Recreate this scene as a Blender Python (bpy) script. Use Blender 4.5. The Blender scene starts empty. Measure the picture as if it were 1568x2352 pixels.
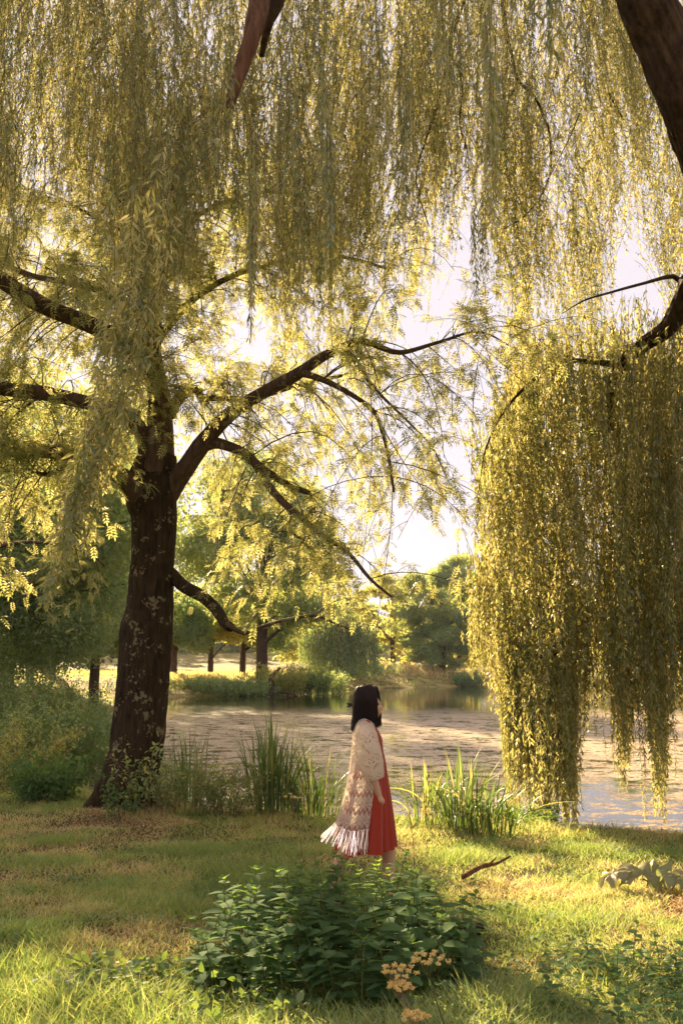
import bpy, math, random
import numpy as np
from mathutils import Vector
R = np.random.RandomState(7)
random.seed(7)
rad = math.radians
SC = bpy.context.scene
COL = SC.collection
# ------------------------------------------------------------------ camera geometry
CAMH, PITCH, F = 1.74, rad(8.8), 2290.0
ct, st = math.cos(PITCH), math.sin(PITCH)
def P(u, v, d):
    """point seen at u,v (photo 1568 x 2352) standing at distance d"""
    a = (u-784)/F; b = (1176-v)/F
    s = d/(ct-b*st)
    return np.array([a*s, d, CAMH+(st+b*ct)*s])
def PG(u, v, z=0.0):
    a = (u-784)/F; b = (1176-v)/F
    dz = st+b*ct
    s = (z-CAMH)/dz
    return np.array([a*s, (ct-b*st)*s, z])
# ------------------------------------------------------------------ mesh helpers
class MB:
    """collects vertices and faces (numpy) and links them as ONE mesh object"""
    def __init__(s): s.v=[]; s.f=[]; s.a=[]; s.n=0; s.uv=None
    def add(s, V, faces, rnd=0.5):
        V=np.asarray(V,float).reshape(-1,3); k=len(V)
        s.v.append(V)
        if isinstance(rnd,(int,float)): rnd=np.full(k,float(rnd))
        s.a.append(np.asarray(rnd,float))
        for f in faces:
            f=np.asarray(f,dtype=np.int64)
            s.f.append(f+s.n)
        s.n+=k
    def scatter(s, tv, tf, M, pos, scale, rnd):
        """template tv,tf placed at n places; M (n,3,3) rows = side, along, normal"""
        n=len(pos); k=len(tv)
        if n==0: return
        sc=np.asarray(scale,float)
        if sc.ndim==1: sc=sc[:,None]*np.ones((1,3))
        T=tv[None,:,:]*sc[:,None,:]
        V=np.einsum('nki,nij->nkj',T,M)+pos[:,None,:]
        s.v.append(V.reshape(-1,3)); s.a.append(np.repeat(rnd,k))
        off=(np.arange(n)*k)[:,None,None]+s.n
        for f in tf:                       # tf : list of (m,q) arrays
            f=np.asarray(f); s.f.append((f[None]+off).reshape(-1,f.shape[1]))
        s.n+=n*k
    def build(s, name, mat, parent=None, smooth=True, link=True):
        me=bpy.data.meshes.new(name)
        V=np.concatenate(s.v) if s.v else np.zeros((0,3))
        fs=[f if f.ndim==2 else f[None] for f in s.f]
        loops=np.concatenate([f.ravel() for f in fs]).astype(np.int32)
        tot=np.concatenate([np.full(len(f),f.shape[1]) for f in fs]).astype(np.int32)
        start=np.concatenate([[0],np.cumsum(tot)[:-1]]).astype(np.int32)
        org=np.zeros(3)
        me.vertices.add(len(V)); me.vertices.foreach_set('co',V.ravel().astype(np.float32))
        me.loops.add(len(loops)); me.loops.foreach_set('vertex_index',loops)
        me.polygons.add(len(tot)); me.polygons.foreach_set('loop_start',start)
        me.polygons.foreach_set('loop_total',tot)
        me.update(calc_edges=True)
        at=me.attributes.new('rnd','FLOAT','POINT'); at.data.foreach_set('value',np.concatenate(s.a).astype(np.float32))
        me.polygons.foreach_set('use_smooth',np.full(len(tot),bool(smooth)))
        if mat is not None: me.materials.append(mat)
        o=bpy.data.objects.new(name,me)
        if link: COL.objects.link(o)
        if parent is not None: o.parent=parent; o.location=Vector((0,0,0))-parent.location
        return o
def tag(o,label=None,cat=None,group=None,kind=None):
    if label: o['label']=label
    if cat: o['category']=cat
    if group: o['group']=group
    if kind: o['kind']=kind
    return o
def empty(name,loc,label,cat,group=None):
    o=bpy.data.objects.new(name,None); o.empty_display_size=.2; COL.objects.link(o); o.location=Vector(loc)
    return tag(o,label,cat,group)
def nrm(a): return a/np.maximum(np.linalg.norm(a,axis=-1,keepdims=True),1e-9)
def frames(d, hint):
    """rows side, along, normal"""
    d=nrm(d); sd=nrm(np.cross(d,hint)); n=np.cross(sd,d)
    return np.stack([sd,d,n],axis=1)
def resample(pts, rs, step):
    """Catmull-Rom through control points"""
    pts=np.asarray(pts,float); rs=np.asarray(rs,float)
    Q=[];q=[]
    pp=np.vstack([2*pts[0]-pts[1],pts,2*pts[-1]-pts[-2]])
    for i in range(len(pts)-1):
        p0,p1,p2,p3=pp[i:i+4]; n=max(2,int(np.linalg.norm(p2-p1)/step))
        t=np.linspace(0,1,n,endpoint=False)[:,None]
        Q.append(.5*((2*p1)+(p2-p0)*t+(2*p0-5*p1+4*p2-p3)*t**2+(3*p1-p0-3*p2+p3)*t**3))
        q.append(rs[i]*(1-t[:,0])+rs[i+1]*t[:,0])
    Q.append(pts[-1:]);q.append(rs[-1:])
    return np.concatenate(Q),np.concatenate(q)
def tube(mb, pts, rs, seg=8, bump=0.0, rnd=.5, cap=True, step=None, flute=0.0, capstart=False):
    pts=np.asarray(pts,float); rs=np.asarray(rs,float)*np.ones(len(pts))
    if step: pts,rs=resample(pts,rs,step)
    n=len(pts); T=nrm(np.gradient(pts,axis=0))
    a=np.array([1.,0,0]) if abs(T[0][0])<.8 else np.array([0,1.,0])
    N=np.zeros((n,3)); N[0]=nrm(np.cross(T[0],a))
    for i in range(1,n):
        v=N[i-1]-T[i]*np.dot(N[i-1],T[i]); N[i]=v/max(np.linalg.norm(v),1e-9)
    B=np.cross(T,N)
    th=np.linspace(0,2*np.pi,seg,endpoint=False)
    rr=rs[:,None]*np.ones((1,seg))
    if bump>0:
        z=np.arange(n)[:,None]*.35
        rr=rr*(1+bump*(np.sin(th*2+z*1.3+1)+.7*np.sin(th*3-z*.9+2)+.6*np.sin(th*5+z*2.1)+R.uniform(-1,1,(n,seg))*.8)*.5)
    if flute>0:
        al_=np.concatenate([[0],np.cumsum(np.linalg.norm(np.diff(pts,axis=0),axis=1))])[:,None]
        cx,sx=np.cos(th)[None]*7,np.sin(th)[None]*7
        rr=rr*(1+flute*(fbm(cx+al_*1.1+3,sx-al_*.8+9,1.3,4)-.5)*2+flute*1.2*(fbm(cx*.3+al_*2,sx*.3+al_*1.5,1.,3)-.5))
    V=pts[:,None,:]+rr[:,:,None]*(np.cos(th)[None,:,None]*N[:,None,:]+np.sin(th)[None,:,None]*B[:,None,:])
    i=np.arange(n-1)[:,None]*seg; j=np.arange(seg)[None,:]; k=(j+1)%seg
    f=np.stack([i+j,i+k,i+seg+k,i+seg+j],-1).reshape(-1,4)
    fs=[f]
    if cap: fs.append(np.arange((n-1)*seg,n*seg)[None,:])
    if capstart: fs.append(np.arange(seg)[::-1][None,:])
    mb.add(V,fs,rnd)
def tubes(mb, PTS, r0, r1, seg=3, rnd=None):
    """many thin tubes at once: PTS (n,k,3)"""
    n,k,_=PTS.shape
    if n==0: return
    T=nrm(np.gradient(PTS,axis=1)); N=nrm(np.cross(T,np.array([.31,.9,.13]))); B=np.cross(T,N)
    th=np.linspace(0,2*np.pi,seg,endpoint=False)
    r=(np.asarray(r0).reshape(-1,1)*np.linspace(1,0,k)+np.asarray(r1).reshape(-1,1)*np.linspace(0,1,k))
    r=np.broadcast_to(r,(n,k))
    V=PTS[:,:,None,:]+r[:,:,None,None]*(np.cos(th)[None,None,:,None]*N[:,:,None,:]+np.sin(th)[None,None,:,None]*B[:,:,None,:])
    i=np.arange(k-1)[:,None]*seg; j=np.arange(seg)[None,:]; kk=(j+1)%seg
    f=np.stack([i+j,i+kk,i+seg+kk,i+seg+j],-1).reshape(-1,4)
    F_=(f[None]+(np.arange(n)*k*seg)[:,None,None]).reshape(-1,4)
    mb.add(V.reshape(-1,3),[F_],np.repeat(R.rand(n) if rnd is None else rnd,k*seg))
# value noise -------------------------------------------------------
_g=np.random.RandomState(3).rand(256,256)
def vn(x,y,s=1.0):
    x=np.asarray(x)*s+37.2; y=np.asarray(y)*s+91.7
    xi=np.floor(x).astype(int); yi=np.floor(y).astype(int); fx=x-xi; fy=y-yi
    fx=fx*fx*(3-2*fx); fy=fy*fy*(3-2*fy)
    g=lambda a,b:_g[a%256,b%256]
    return (g(xi,yi)*(1-fx)+g(xi+1,yi)*fx)*(1-fy)+(g(xi,yi+1)*(1-fx)+g(xi+1,yi+1)*fx)*fy
def fbm(x,y,s=1.0,o=4):
    t=0;a=.5;w=0
    for i in range(o): t=t+a*vn(x,y,s*2**i); w+=a; a*=.5
    return t/w
# ------------------------------------------------------------------ materials
def mat(name):
    m=bpy.data.materials.new(name); m.use_nodes=True; nt=m.node_tree; nt.nodes.clear()
    out=nt.nodes.new('ShaderNodeOutputMaterial'); return m,nt,out
def nd(nt,t,**k):
    n=nt.nodes.new(t)
    for a,b in k.items():
        if a in n.inputs.keys(): n.inputs[a].default_value=b
        else: setattr(n,a,b)
    return n
def ramp(nt,stops,fac=None,interp='LINEAR'):
    r=nt.nodes.new('ShaderNodeValToRGB'); r.color_ramp.interpolation=interp
    e=r.color_ramp.elements
    while len(e)<len(stops): e.new(.5)
    for i,(p,c) in enumerate(stops): e[i].position=p; e[i].color=tuple(c)+(1,) if len(c)==3 else c
    if fac is not None: nt.links.new(fac,r.inputs[0])
    return r
def leafmat(name,cols,trans,tf=.5,gloss=.05,rough=.4):
    m,nt,out=mat(name); L=nt.links.new
    at=nd(nt,'ShaderNodeAttribute',attribute_name='rnd')
    n=len(cols); rc=ramp(nt,[(i/max(1,n-1),c) for i,c in enumerate(cols)],at.outputs['Fac'])
    n=len(trans); rt=ramp(nt,[(i/max(1,n-1),c) for i,c in enumerate(trans)],at.outputs['Fac'])
    d=nd(nt,'ShaderNodeBsdfDiffuse'); t=nd(nt,'ShaderNodeBsdfTranslucent'); L(rc.outputs[0],d.inputs[0]); L(rt.outputs[0],t.inputs[0])
    a=nt.nodes.new('ShaderNodeAddShader'); L(d.outputs[0],a.inputs[0]); L(t.outputs[0],a.inputs[1])
    g=nd(nt,'ShaderNodeBsdfGlossy',Roughness=rough); g.inputs[0].default_value=(1,1,1,1)
    mx=nt.nodes.new('ShaderNodeMixShader'); mx.inputs[0].default_value=gloss
    L(a.outputs[0],mx.inputs[1]); L(g.outputs[0],mx.inputs[2]); L(mx.outputs[0],out.inputs[0]); return m
def barkmat(name,dark,light,lichen=None,scale=1.0,lam=.55,bump=.6,stretch=.25,lsc=1.0):
    m,nt,out=mat(name); L=nt.links.new
    tc=nd(nt,'ShaderNodeTexCoord'); mp=nd(nt,'ShaderNodeMapping'); mp.inputs['Scale'].default_value=(1,1,stretch); L(tc.outputs['Object'],mp.inputs[0])
    n1=nd(nt,'ShaderNodeTexNoise',Scale=22*scale,Detail=6.0,Roughness=.65); L(mp.outputs[0],n1.inputs['Vector'])
    v=nd(nt,'ShaderNodeTexVoronoi',Scale=16*scale); L(mp.outputs[0],v.inputs['Vector'])
    r=ramp(nt,[(.3,dark),(.75,light)],n1.outputs['Fac'])
    b=nd(nt,'ShaderNodeBsdfPrincipled',Roughness=.9); b.inputs['Specular IOR Level'].default_value=.15
    col=r.outputs[0]
    if lichen:
        n2=nd(nt,'ShaderNodeTexNoise',Scale=7.5*scale*lsc,Detail=5.0,Roughness=.6); L(tc.outputs['Object'],n2.inputs['Vector'])
        n3=nd(nt,'ShaderNodeTexNoise',Scale=1.6*scale*lsc,Detail=2.0); L(tc.outputs['Object'],n3.inputs['Vector'])
        ad=nd(nt,'ShaderNodeMath',operation='MULTIPLY'); L(n2.outputs['Fac'],ad.inputs[0]); L(n3.outputs['Fac'],ad.inputs[1])
        rr=ramp(nt,[(lam*.52,(0,0,0)),(lam*.52+.02,(1,1,1))],ad.outputs[0])
        mx=nd(nt,'ShaderNodeMixRGB'); L(rr.outputs[0],mx.inputs[0]); L(col,mx.inputs[1]); mx.inputs[2].default_value=lichen+(1,); col=mx.outputs[0]
    L(col,b.inputs['Base Color'])
    ad=nd(nt,'ShaderNodeMath',operation='ADD'); L(n1.outputs['Fac'],ad.inputs[0]); L(v.outputs['Distance'],ad.inputs[1])
    bp=nd(nt,'ShaderNodeBump',Strength=bump,Distance=.03); L(ad.outputs[0],bp.inputs['Height']); L(bp.outputs[0],b.inputs['Normal'])
    L(b.outputs[0],out.inputs[0]); return m
def plain(name,c,rough=.8,spec=.3):
    m,nt,out=mat(name); b=nd(nt,'ShaderNodeBsdfPrincipled',Roughness=rough); b.inputs['Specular IOR Level'].default_value=spec
    n=nd(nt,'ShaderNodeTexNoise',Scale=60.0,Detail=3.0)
    tc=nd(nt,'ShaderNodeTexCoord'); nt.links.new(tc.outputs['Object'],n.inputs['Vector'])
    r=ramp(nt,[(.3,tuple(x*.75 for x in c)),(.7,tuple(min(1,x*1.2) for x in c))],n.outputs['Fac'])
    nt.links.new(r.outputs[0],b.inputs['Base Color']); nt.links.new(b.outputs[0],out.inputs[0]); return m

M_willow=leafmat('willow_leaf',[(.035,.06,.018),(.06,.085,.022),(.11,.12,.03)],[(.115,.13,.028),(.28,.24,.06),(.50,.40,.14)],gloss=.05)
M_ash=leafmat('ash_leaf',[(.05,.08,.022),(.08,.11,.03),(.13,.14,.035)],[(.17,.185,.045),(.33,.30,.085),(.50,.42,.16)],gloss=.05)
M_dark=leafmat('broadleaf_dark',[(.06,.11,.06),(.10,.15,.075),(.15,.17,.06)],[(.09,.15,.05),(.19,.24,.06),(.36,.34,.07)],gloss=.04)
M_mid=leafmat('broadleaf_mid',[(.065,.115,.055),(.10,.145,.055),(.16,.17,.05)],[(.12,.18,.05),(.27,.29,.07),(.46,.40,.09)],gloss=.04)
M_gold=leafmat('broadleaf_gold',[(.09,.10,.03),(.13,.12,.035),(.18,.13,.04)],[(.22,.25,.05),(.34,.33,.07),(.46,.39,.09)],gloss=.03)
M_nettle=leafmat('nettle_leaf',[(.04,.075,.03),(.055,.095,.035),(.09,.125,.04)],[(.07,.13,.02),(.11,.17,.025),(.17,.21,.03)],gloss=.015,rough=.7)
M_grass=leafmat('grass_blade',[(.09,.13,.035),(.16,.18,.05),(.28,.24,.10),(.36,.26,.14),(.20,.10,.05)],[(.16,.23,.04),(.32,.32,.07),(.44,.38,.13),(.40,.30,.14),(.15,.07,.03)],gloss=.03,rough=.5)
M_reed=leafmat('reed_leaf',[(.035,.065,.02),(.06,.09,.025),(.15,.15,.05)],[(.05,.09,.015),(.11,.15,.025),(.28,.25,.06)],gloss=.06)
M_weed=leafmat('ground_weed_leaf',[(.06,.10,.035),(.09,.13,.045),(.14,.16,.06)],[(.08,.12,.015),(.12,.15,.02),(.16,.16,.03)],gloss=.025,rough=.6)
M_wither=leafmat('withered_leaf',[(.12,.13,.06),(.20,.17,.10)],[(.12,.14,.03),(.16,.15,.05)],gloss=.03)
M_umbel=leafmat('umbel_flower',[(.50,.40,.16),(.66,.46,.18)],[(.22,.17,.06),(.28,.2,.06)],gloss=.02)
M_ashbark=barkmat('ash_bark',(.013,.009,.005),(.072,.045,.020),lichen=(.19,.155,.085),lam=.645,bump=1.0,lsc=3.4,scale=.9)
M_limb=barkmat('limb_bark',(.05,.032,.02),(.15,.095,.055),lichen=(.2,.17,.1),lam=.7)
M_wilbark=barkmat('willow_bark',(.014,.008,.004),(.11,.066,.03),scale=.55,bump=1.0,stretch=.4)
M_dead=barkmat('bare_wood',(.05,.022,.011),(.24,.12,.06),scale=.8,stretch=.12,bump=1.0)
M_twig=plain('twig',(.11,.08,.04))
M_strand=plain('willow_twig',(.14,.10,.04))
M_stem=plain('green_stem',(.10,.11,.035))
M_drystem=plain('dry_stem',(.22,.13,.07))
M_fartrunk=barkmat('far_trunk_bark',(.06,.038,.025),(.13,.085,.055))
# ------------------------------------------------------------------ terrain
WZ=-0.2
POND=np.array([(-2.6,14.3),(-4.2,16.2),(-6.5,20),(-8,27),(-9,40),(-13,60),(-9,66),(-5,68),(-2,78),(2,88),(13,100),(38,110),(75,110),(75,5),(14,9.6),(6,11.0),(4,11.6),(2.2,12.2),(.8,12.9),(-.2,13.2)])
def pond_sd(x,y):
    x=np.asarray(x,float); y=np.asarray(y,float)
    d=np.full(x.shape,1e9); ins=np.zeros(x.shape,bool); n=len(POND)
    for i in range(n):
        x1,y1=POND[i]; x2,y2=POND[(i+1)%n]; ex,ey=x2-x1,y2-y1
        t=np.clip(((x-x1)*ex+(y-y1)*ey)/(ex*ex+ey*ey),0,1)
        d=np.minimum(d,np.hypot(x-x1-t*ex,y-y1-t*ey))
        c=((y1>y)!=(y2>y)) & (x<(x2-x1)*(y-y1)/((y2-y1) if y2!=y1 else 1e-9)+x1)
        ins^=c
    return np.where(ins,-d,d)
def sm(a,b,x):
    t=np.clip((x-a)/(b-a),0,1); return t*t*(3-2*t)
def hgt(x,y):
    x=np.asarray(x,float); y=np.asarray(y,float)
    sd=pond_sd(x,y)+ (fbm(x,y,.9)-.5)*.5*np.clip(y/12,0,1)
    far=sm(14,75,y)
    land=.95*far+(fbm(x,y,.35)-.5)*.16+(fbm(x,y,1.7,3)-.5)*.09*(1-far)+.25*far*(fbm(x,y,.06)-.5)
    # low mound on the far bank
    land=land+3.2*sm(112,185,y)+1.0*sm(75,60,y)*sm(70,170,np.hypot(x,y))
    land=land+.75*np.exp(-(((x-7)/9)**2+((y-101)/6)**2))
    w=.9+5*far
    k=sm(-.5*w*.3,w,sd)
    bed=WZ-.05-.7*sm(0,-3,sd)
    return bed*(1-k)+land*k
def axis_pts(lo,hi,fine_lo,fine_hi,step,g=1.09):
    a=list(np.arange(fine_lo,fine_hi,step)); s=step; p=fine_hi
    while p<hi: a.append(p); s*=g; p+=s
    s=step; p=fine_lo-step; b=[]
    while p>lo: b.append(p); s*=g; p-=s
    return np.array(sorted(b+a+[lo,hi]))
def mb_grid(xs,ys,fn):
    X,Y=np.meshgrid(xs,ys); Z=fn(X,Y); V=np.stack([X,Y,Z],-1).reshape(-1,3)
    nx,ny=len(xs),len(ys); i=np.arange(ny-1)[:,None]*nx; j=np.arange(nx-1)[None]
    return V,np.stack([i+j,i+j+1,i+nx+j+1,i+nx+j],-1).reshape(-1,4)
m,nt,out=mat('ground_soil_and_turf'); L=nt.links.new
tc=nd(nt,'ShaderNodeTexCoord'); at=nd(nt,'ShaderNodeAttribute',attribute_name='rnd')
n1=nd(nt,'ShaderNodeTexNoise',Scale=1.3,Detail=8.0,Roughness=.7); L(tc.outputs['Object'],n1.inputs[0])
n2=nd(nt,'ShaderNodeTexNoise',Scale=35.0,Detail=5.0,Roughness=.7); L(tc.outputs['Object'],n2.inputs[0])
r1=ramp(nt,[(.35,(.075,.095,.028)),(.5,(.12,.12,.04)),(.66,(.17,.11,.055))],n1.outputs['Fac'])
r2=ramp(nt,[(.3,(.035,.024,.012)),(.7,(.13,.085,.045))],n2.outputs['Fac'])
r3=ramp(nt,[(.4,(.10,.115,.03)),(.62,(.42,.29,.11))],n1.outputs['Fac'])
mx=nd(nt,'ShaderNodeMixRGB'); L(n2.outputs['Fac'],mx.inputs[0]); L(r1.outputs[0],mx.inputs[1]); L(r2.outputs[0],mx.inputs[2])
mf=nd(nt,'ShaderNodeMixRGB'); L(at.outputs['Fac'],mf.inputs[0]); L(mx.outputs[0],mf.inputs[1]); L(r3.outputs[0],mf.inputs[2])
b=nd(nt,'ShaderNodeBsdfPrincipled',Roughness=.95); b.inputs['Specular IOR Level'].default_value=.1; L(mf.outputs[0],b.inputs[0])
bp=nd(nt,'ShaderNodeBump',Strength=.7,Distance=.04); L(n2.outputs['Fac'],bp.inputs['Height']); L(bp.outputs[0],b.inputs['Normal']); L(b.outputs[0],out.inputs[0])
M_ground=m
xs=axis_pts(-420,420,-9,9,.12,1.07); ys=axis_pts(-40,620,3,17,.12,1.05)
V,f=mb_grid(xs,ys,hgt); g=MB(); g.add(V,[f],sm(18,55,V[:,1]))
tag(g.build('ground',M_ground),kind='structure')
# water ---------------------------------------------------------------
m,nt,out=mat('pond_water'); L=nt.links.new
tc=nd(nt,'ShaderNodeTexCoord')
def noise(sc,det,ro,scale=(1,1,1)):
    mp=nd(nt,'ShaderNodeMapping'); mp.inputs['Scale'].default_value=scale; L(tc.outputs['Object'],mp.inputs[0])
    n=nd(nt,'ShaderNodeTexNoise',Scale=sc,Detail=det,Roughness=ro); L(mp.outputs[0],n.inputs[0]); return n
big=noise(.05,4.,.6,(1,.7,1)); mid=noise(2.3,8.,.75,(.8,1.,1)); fine=noise(14.,4.,.7); rip=noise(2.2,4.,.6,(.5,1.6,1))
sep=nd(nt,'ShaderNodeSeparateXYZ'); L(tc.outputs['Object'],sep.inputs[0])
mr=nd(nt,'ShaderNodeMapRange'); mr.interpolation_type='SMOOTHSTEP'; L(sep.outputs[1],mr.inputs[0]); mr.inputs[1].default_value=52; mr.inputs[2].default_value=36
bb=ramp(nt,[(.33,(0,0,0)),(.40,(1,1,1))],big.outputs['Fac'])
zone=nd(nt,'ShaderNodeMath',operation='MULTIPLY'); L(mr.outputs[0],zone.inputs[0]); L(bb.outputs[0],zone.inputs[1])
near=nd(nt,'ShaderNodeMapRange'); L(sep.outputs[1],near.inputs[0]); near.inputs[1].default_value=10; near.inputs[2].default_value=22; near.inputs[3].default_value=-.075; near.inputs[4].default_value=0
mida=nd(nt,'ShaderNodeMath',operation='ADD'); L(mid.outputs['Fac'],mida.inputs[0]); L(near.outputs[0],mida.inputs[1])
wr=ramp(nt,[(.44,(0,0,0)),(.475,(1,1,1))],mida.outputs[0])
weed=nd(nt,'ShaderNodeMath',operation='MULTIPLY'); L(zone.outputs[0],weed.inputs[0]); L(wr.outputs[0],weed.inputs[1])
clean=nd(nt,'ShaderNodeBsdfPrincipled',Roughness=.045,IOR=1.33); clean.inputs['Base Color'].default_value=(.022,.02,.010,1)
b1=nd(nt,'ShaderNodeBump',Strength=.06,Distance=.03); L(rip.outputs['Fac'],b1.inputs['Height']); L(b1.outputs[0],clean.inputs['Normal'])
wd=nd(nt,'ShaderNodeBsdfPrincipled',Roughness=.5,IOR=1.3)
wc=ramp(nt,[(.36,(.13,.09,.04)),(.5,(.42,.30,.17)),(.66,(.62,.47,.29))],fine.outputs['Fac']); L(wc.outputs[0],wd.inputs['Base Color'])
b2=nd(nt,'ShaderNodeBump',Strength=.55,Distance=.03); L(fine.outputs['Fac'],b2.inputs['Height']); L(b2.outputs[0],wd.inputs['Normal'])
ms=nt.nodes.new('ShaderNodeMixShader'); L(weed.outputs[0],ms.inputs[0]); L(clean.outputs[0],ms.inputs[1]); L(wd.outputs[0],ms.inputs[2]); L(ms.outputs[0],out.inputs[0])
M_water=m
w=MB(); w.add([(-20,8,WZ),(90,3,WZ),(90,125,WZ),(-20,125,WZ)],[np.array([[0,1,2,3]])])
tag(w.build('pond_water',M_water),kind='structure')
# ------------------------------------------------------------------ leaf templates
T_w=(np.array([(0,0,0),(-.5,.33,.05),(.5,.33,.05),(-.38,.68,.02),(.38,.68,.02),(0,1,-.12)]),[np.array([[0,2,1],[3,4,5]]),np.array([[1,2,4,3]])])
T_q=(np.array([(0,0,0),(.5,.42,.08),(0,1,-.05),(-.5,.42,.08)]),[np.array([[0,1,2,3]])])
def rand_dirs(n):
    v=R.normal(size=(n,3)); return nrm(v)
# ------------------------------------------------------------------ weeping willow
def strands(mbL,mbT,tips,Ls,leaf=.085,wid=.14,gap=.024,lean=(0,0),out=.35,bare=.04,K=14,twig=.0022,sway=.06,fan=(22,58),wob=0):
    tips=np.asarray(tips); n=len(tips); Ls=np.asarray(Ls)
    az=R.uniform(0,2*np.pi,n); o=R.uniform(.3,1,n)*out*Ls/2.5
    s=np.linspace(0,1,K)
    od=np.stack([np.cos(az)*o,np.sin(az)*o],-1)
    e=np.exp(-3.2*s); e=(e-e[-1])/(1-e[-1])           # 1 at root, 0 at tip
    X=np.zeros((n,K,3))
    ph=R.uniform(0,6.28,(n,2)); am=R.uniform(.2,1,(n,2))*sway*Ls[:,None]/2.5
    for c in (0,1):
        wl=wob*(fbm(tips[:,0]*3+c*40,tips[:,1]*2+tips[:,2]*1.2,.35,3)-.5)*4
        X[:,:,c]=wl[:,None]*(s-1)[None]*Ls[:,None]+tips[:,None,c]-od[:,None,c]*e+lean[c]*(s-1)[None]*Ls[:,None]+am[:,c,None]*np.sin(s[None]*5+ph[:,c,None])*(1-.0*s)
    arch=.10*Ls[:,None]*(4*s*(.25-s)*(s<.25)*4)[None]
    X[:,:,2]=tips[:,None,2]+Ls[:,None]*(1-s)[None]**1.0+arch
    tubes(mbT,X,twig*(1+Ls*.3),twig*.4)
    cnt=(Ls/gap).astype(int); idx=np.repeat(np.arange(n),cnt); m=len(idx)
    t=bare+(1-bare)*R.rand(m)**.92
    x=t*(K-1); i0=np.clip(x.astype(int),0,K-2); fr=(x-i0)[:,None]
    pos=X[idx,i0]*(1-fr)+X[idx,i0+1]*fr; tan=nrm(X[idx,i0+1]-X[idx,i0])
    rd=rand_dirs(m); rd=nrm(rd-tan*np.sum(rd*tan,1,keepdims=True))
    al=np.radians(R.uniform(fan[0],fan[1],m))[:,None]
    d=tan*np.cos(al)+rd*np.sin(al); d[:,2]-=.25
    M=frames(d,rd+.8*rand_dirs(m)); L_=leaf*R.uniform(.6,1.2,m)*(1-.35*t)
    sc=np.stack([L_*wid*R.uniform(.8,1.25,m),L_,L_],-1)
    rn=np.clip(.5+.5*R.normal(size=n)[idx]*.5+R.normal(size=m)*.16,0,1)
    mbL.scatter(T_w[0],T_w[1],M,pos,sc,rn)
    return X
def lerp(tab,x):
    a=np.array(tab,float); return np.interp(x,a[:,0],a[:,1])
TK=P(1850,900,8.6)
willow=empty('weeping_willow',(TK[0],TK[1],0),'huge weeping willow whose golden strands fill the top and right side of the view','tree')
def limb(parent,name,pts,rs,mt,seg=12,bump=.12,step=.12,extra=None,flute=0.):
    q=MB(); tube(q,pts,rs,seg,bump=bump,step=step,flute=flute)
    if extra: extra(q)
    return q.build(name,mt,parent)
limb(willow,'trunk',[(TK[0]+.1,TK[1]+.1,-.1),(TK[0]+.05,TK[1],.5),P(1840,1300,8.5),P(1800,900,8.3),P(1730,560,8.0),P(1640,370,7.7),P(1575,215,7.4),P(1520,90,7.3),P(1475,-20,7.2),P(1440,-160,7.4),P(1330,-420,8)],[.62,.45,.40,.36,.30,.25,.225,.205,.20,.16,.10],M_wilbark,seg=110,bump=.02,step=.03,flute=.13)
limb(willow,'limb',[P(1790,1000,8.6),P(1700,760,9.5),P(1630,640,10.5),P(1590,640,11),P(1565,700,11.3),P(1530,755,11.6),P(1475,792,12),P(1425,838,12.3),P(1402,900,12.5),P(1400,990,12.6)],[.22,.18,.15,.13,.125,.11,.09,.085,.06,.03],M_wilbark,seg=40,step=.05,bump=.03,flute=.14)
limb(willow,'limb',[P(1570,660,11.2),P(1545,635,11.2),P(1480,650,11),P(1400,672,10.8),P(1340,690,10.7),P(1290,720,10.7)],[.04,.03,.02,.014,.01,.005],M_wilbark,seg=6)
limb(willow,'limb',[P(1430,838,12.2),P(1370,832,12),P(1290,830,11.8),P(1230,868,11.7),P(1160,940,11.6),P(1115,1030,11.6),P(1100,1120,11.6)],[.05,.035,.03,.022,.015,.01,.005],M_wilbark,seg=6)
bl=limb(willow,'broken_limb',[P(720,-150,7.8),P(645,-95,7.5),P(605,-45,7.25),P(592,20,7.1),P(577,90,7.0),P(556,150,7),P(540,200,6.95),P(529,246,6.9)],[.09,.09,.085,.078,.066,.055,.05,.025],M_dead,seg=36,bump=.08,step=.03,flute=.28)
bl['label']='bare reddish brown broken limb stub'
limb(willow,'limb',[P(1440,-160,7.4),P(1100,-260,8.5),P(800,-220,8.2),P(660,-90,7.6),P(640,0,7.4),P(618,50,7.4),P(600,130,7.6)],[.14,.11,.1,.08,.06,.04,.02],M_wilbark)
limb(willow,'limb',[P(1330,-420,8),P(900,-520,10),P(450,-420,10.5),P(100,-200,10),P(-80,-60,9.5)],[.14,.12,.10,.08,.05],M_wilbark)
for pts,r in [([(1150,-60),(1157,40),(1165,90),(1175,130),(1190,185),(1228,225),(1250,275),(1262,310),(1262,400),(1235,460),(1200,500),(1150,530)],.028),
    ([(1190,185),(1165,240),(1160,330),(1165,400),(1190,455),(1220,480)],.014),([(1080,-40),(1040,80),(1020,170),(1000,255),(975,330),(955,400),(965,460),(985,520)],.02),
    ([(855,165),(830,205),(805,235),(795,265)],.016),([(1050,150),(1062,210),(1055,280),(1070,340),(1075,390),(1040,430)],.012),([(1330,260),(1310,310),(1290,350),(1265,400)],.01),
    ([(1395,215),(1415,245),(1430,275)],.02),([(100,60),(60,100),(20,140)],.015),([(700,230),(620,190),(540,180)],.01),([(240,80),(160,170),(70,200),(40,190)],.015)]:
    d=11.5 if r>.012 else 10.5
    limb(willow,'branch',[P(a,b,d) for a,b in pts],np.linspace(r,r*.3,len(pts)),M_wilbark,seg=6,bump=.1,step=.1)
mL,mT=MB(),MB()
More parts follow.
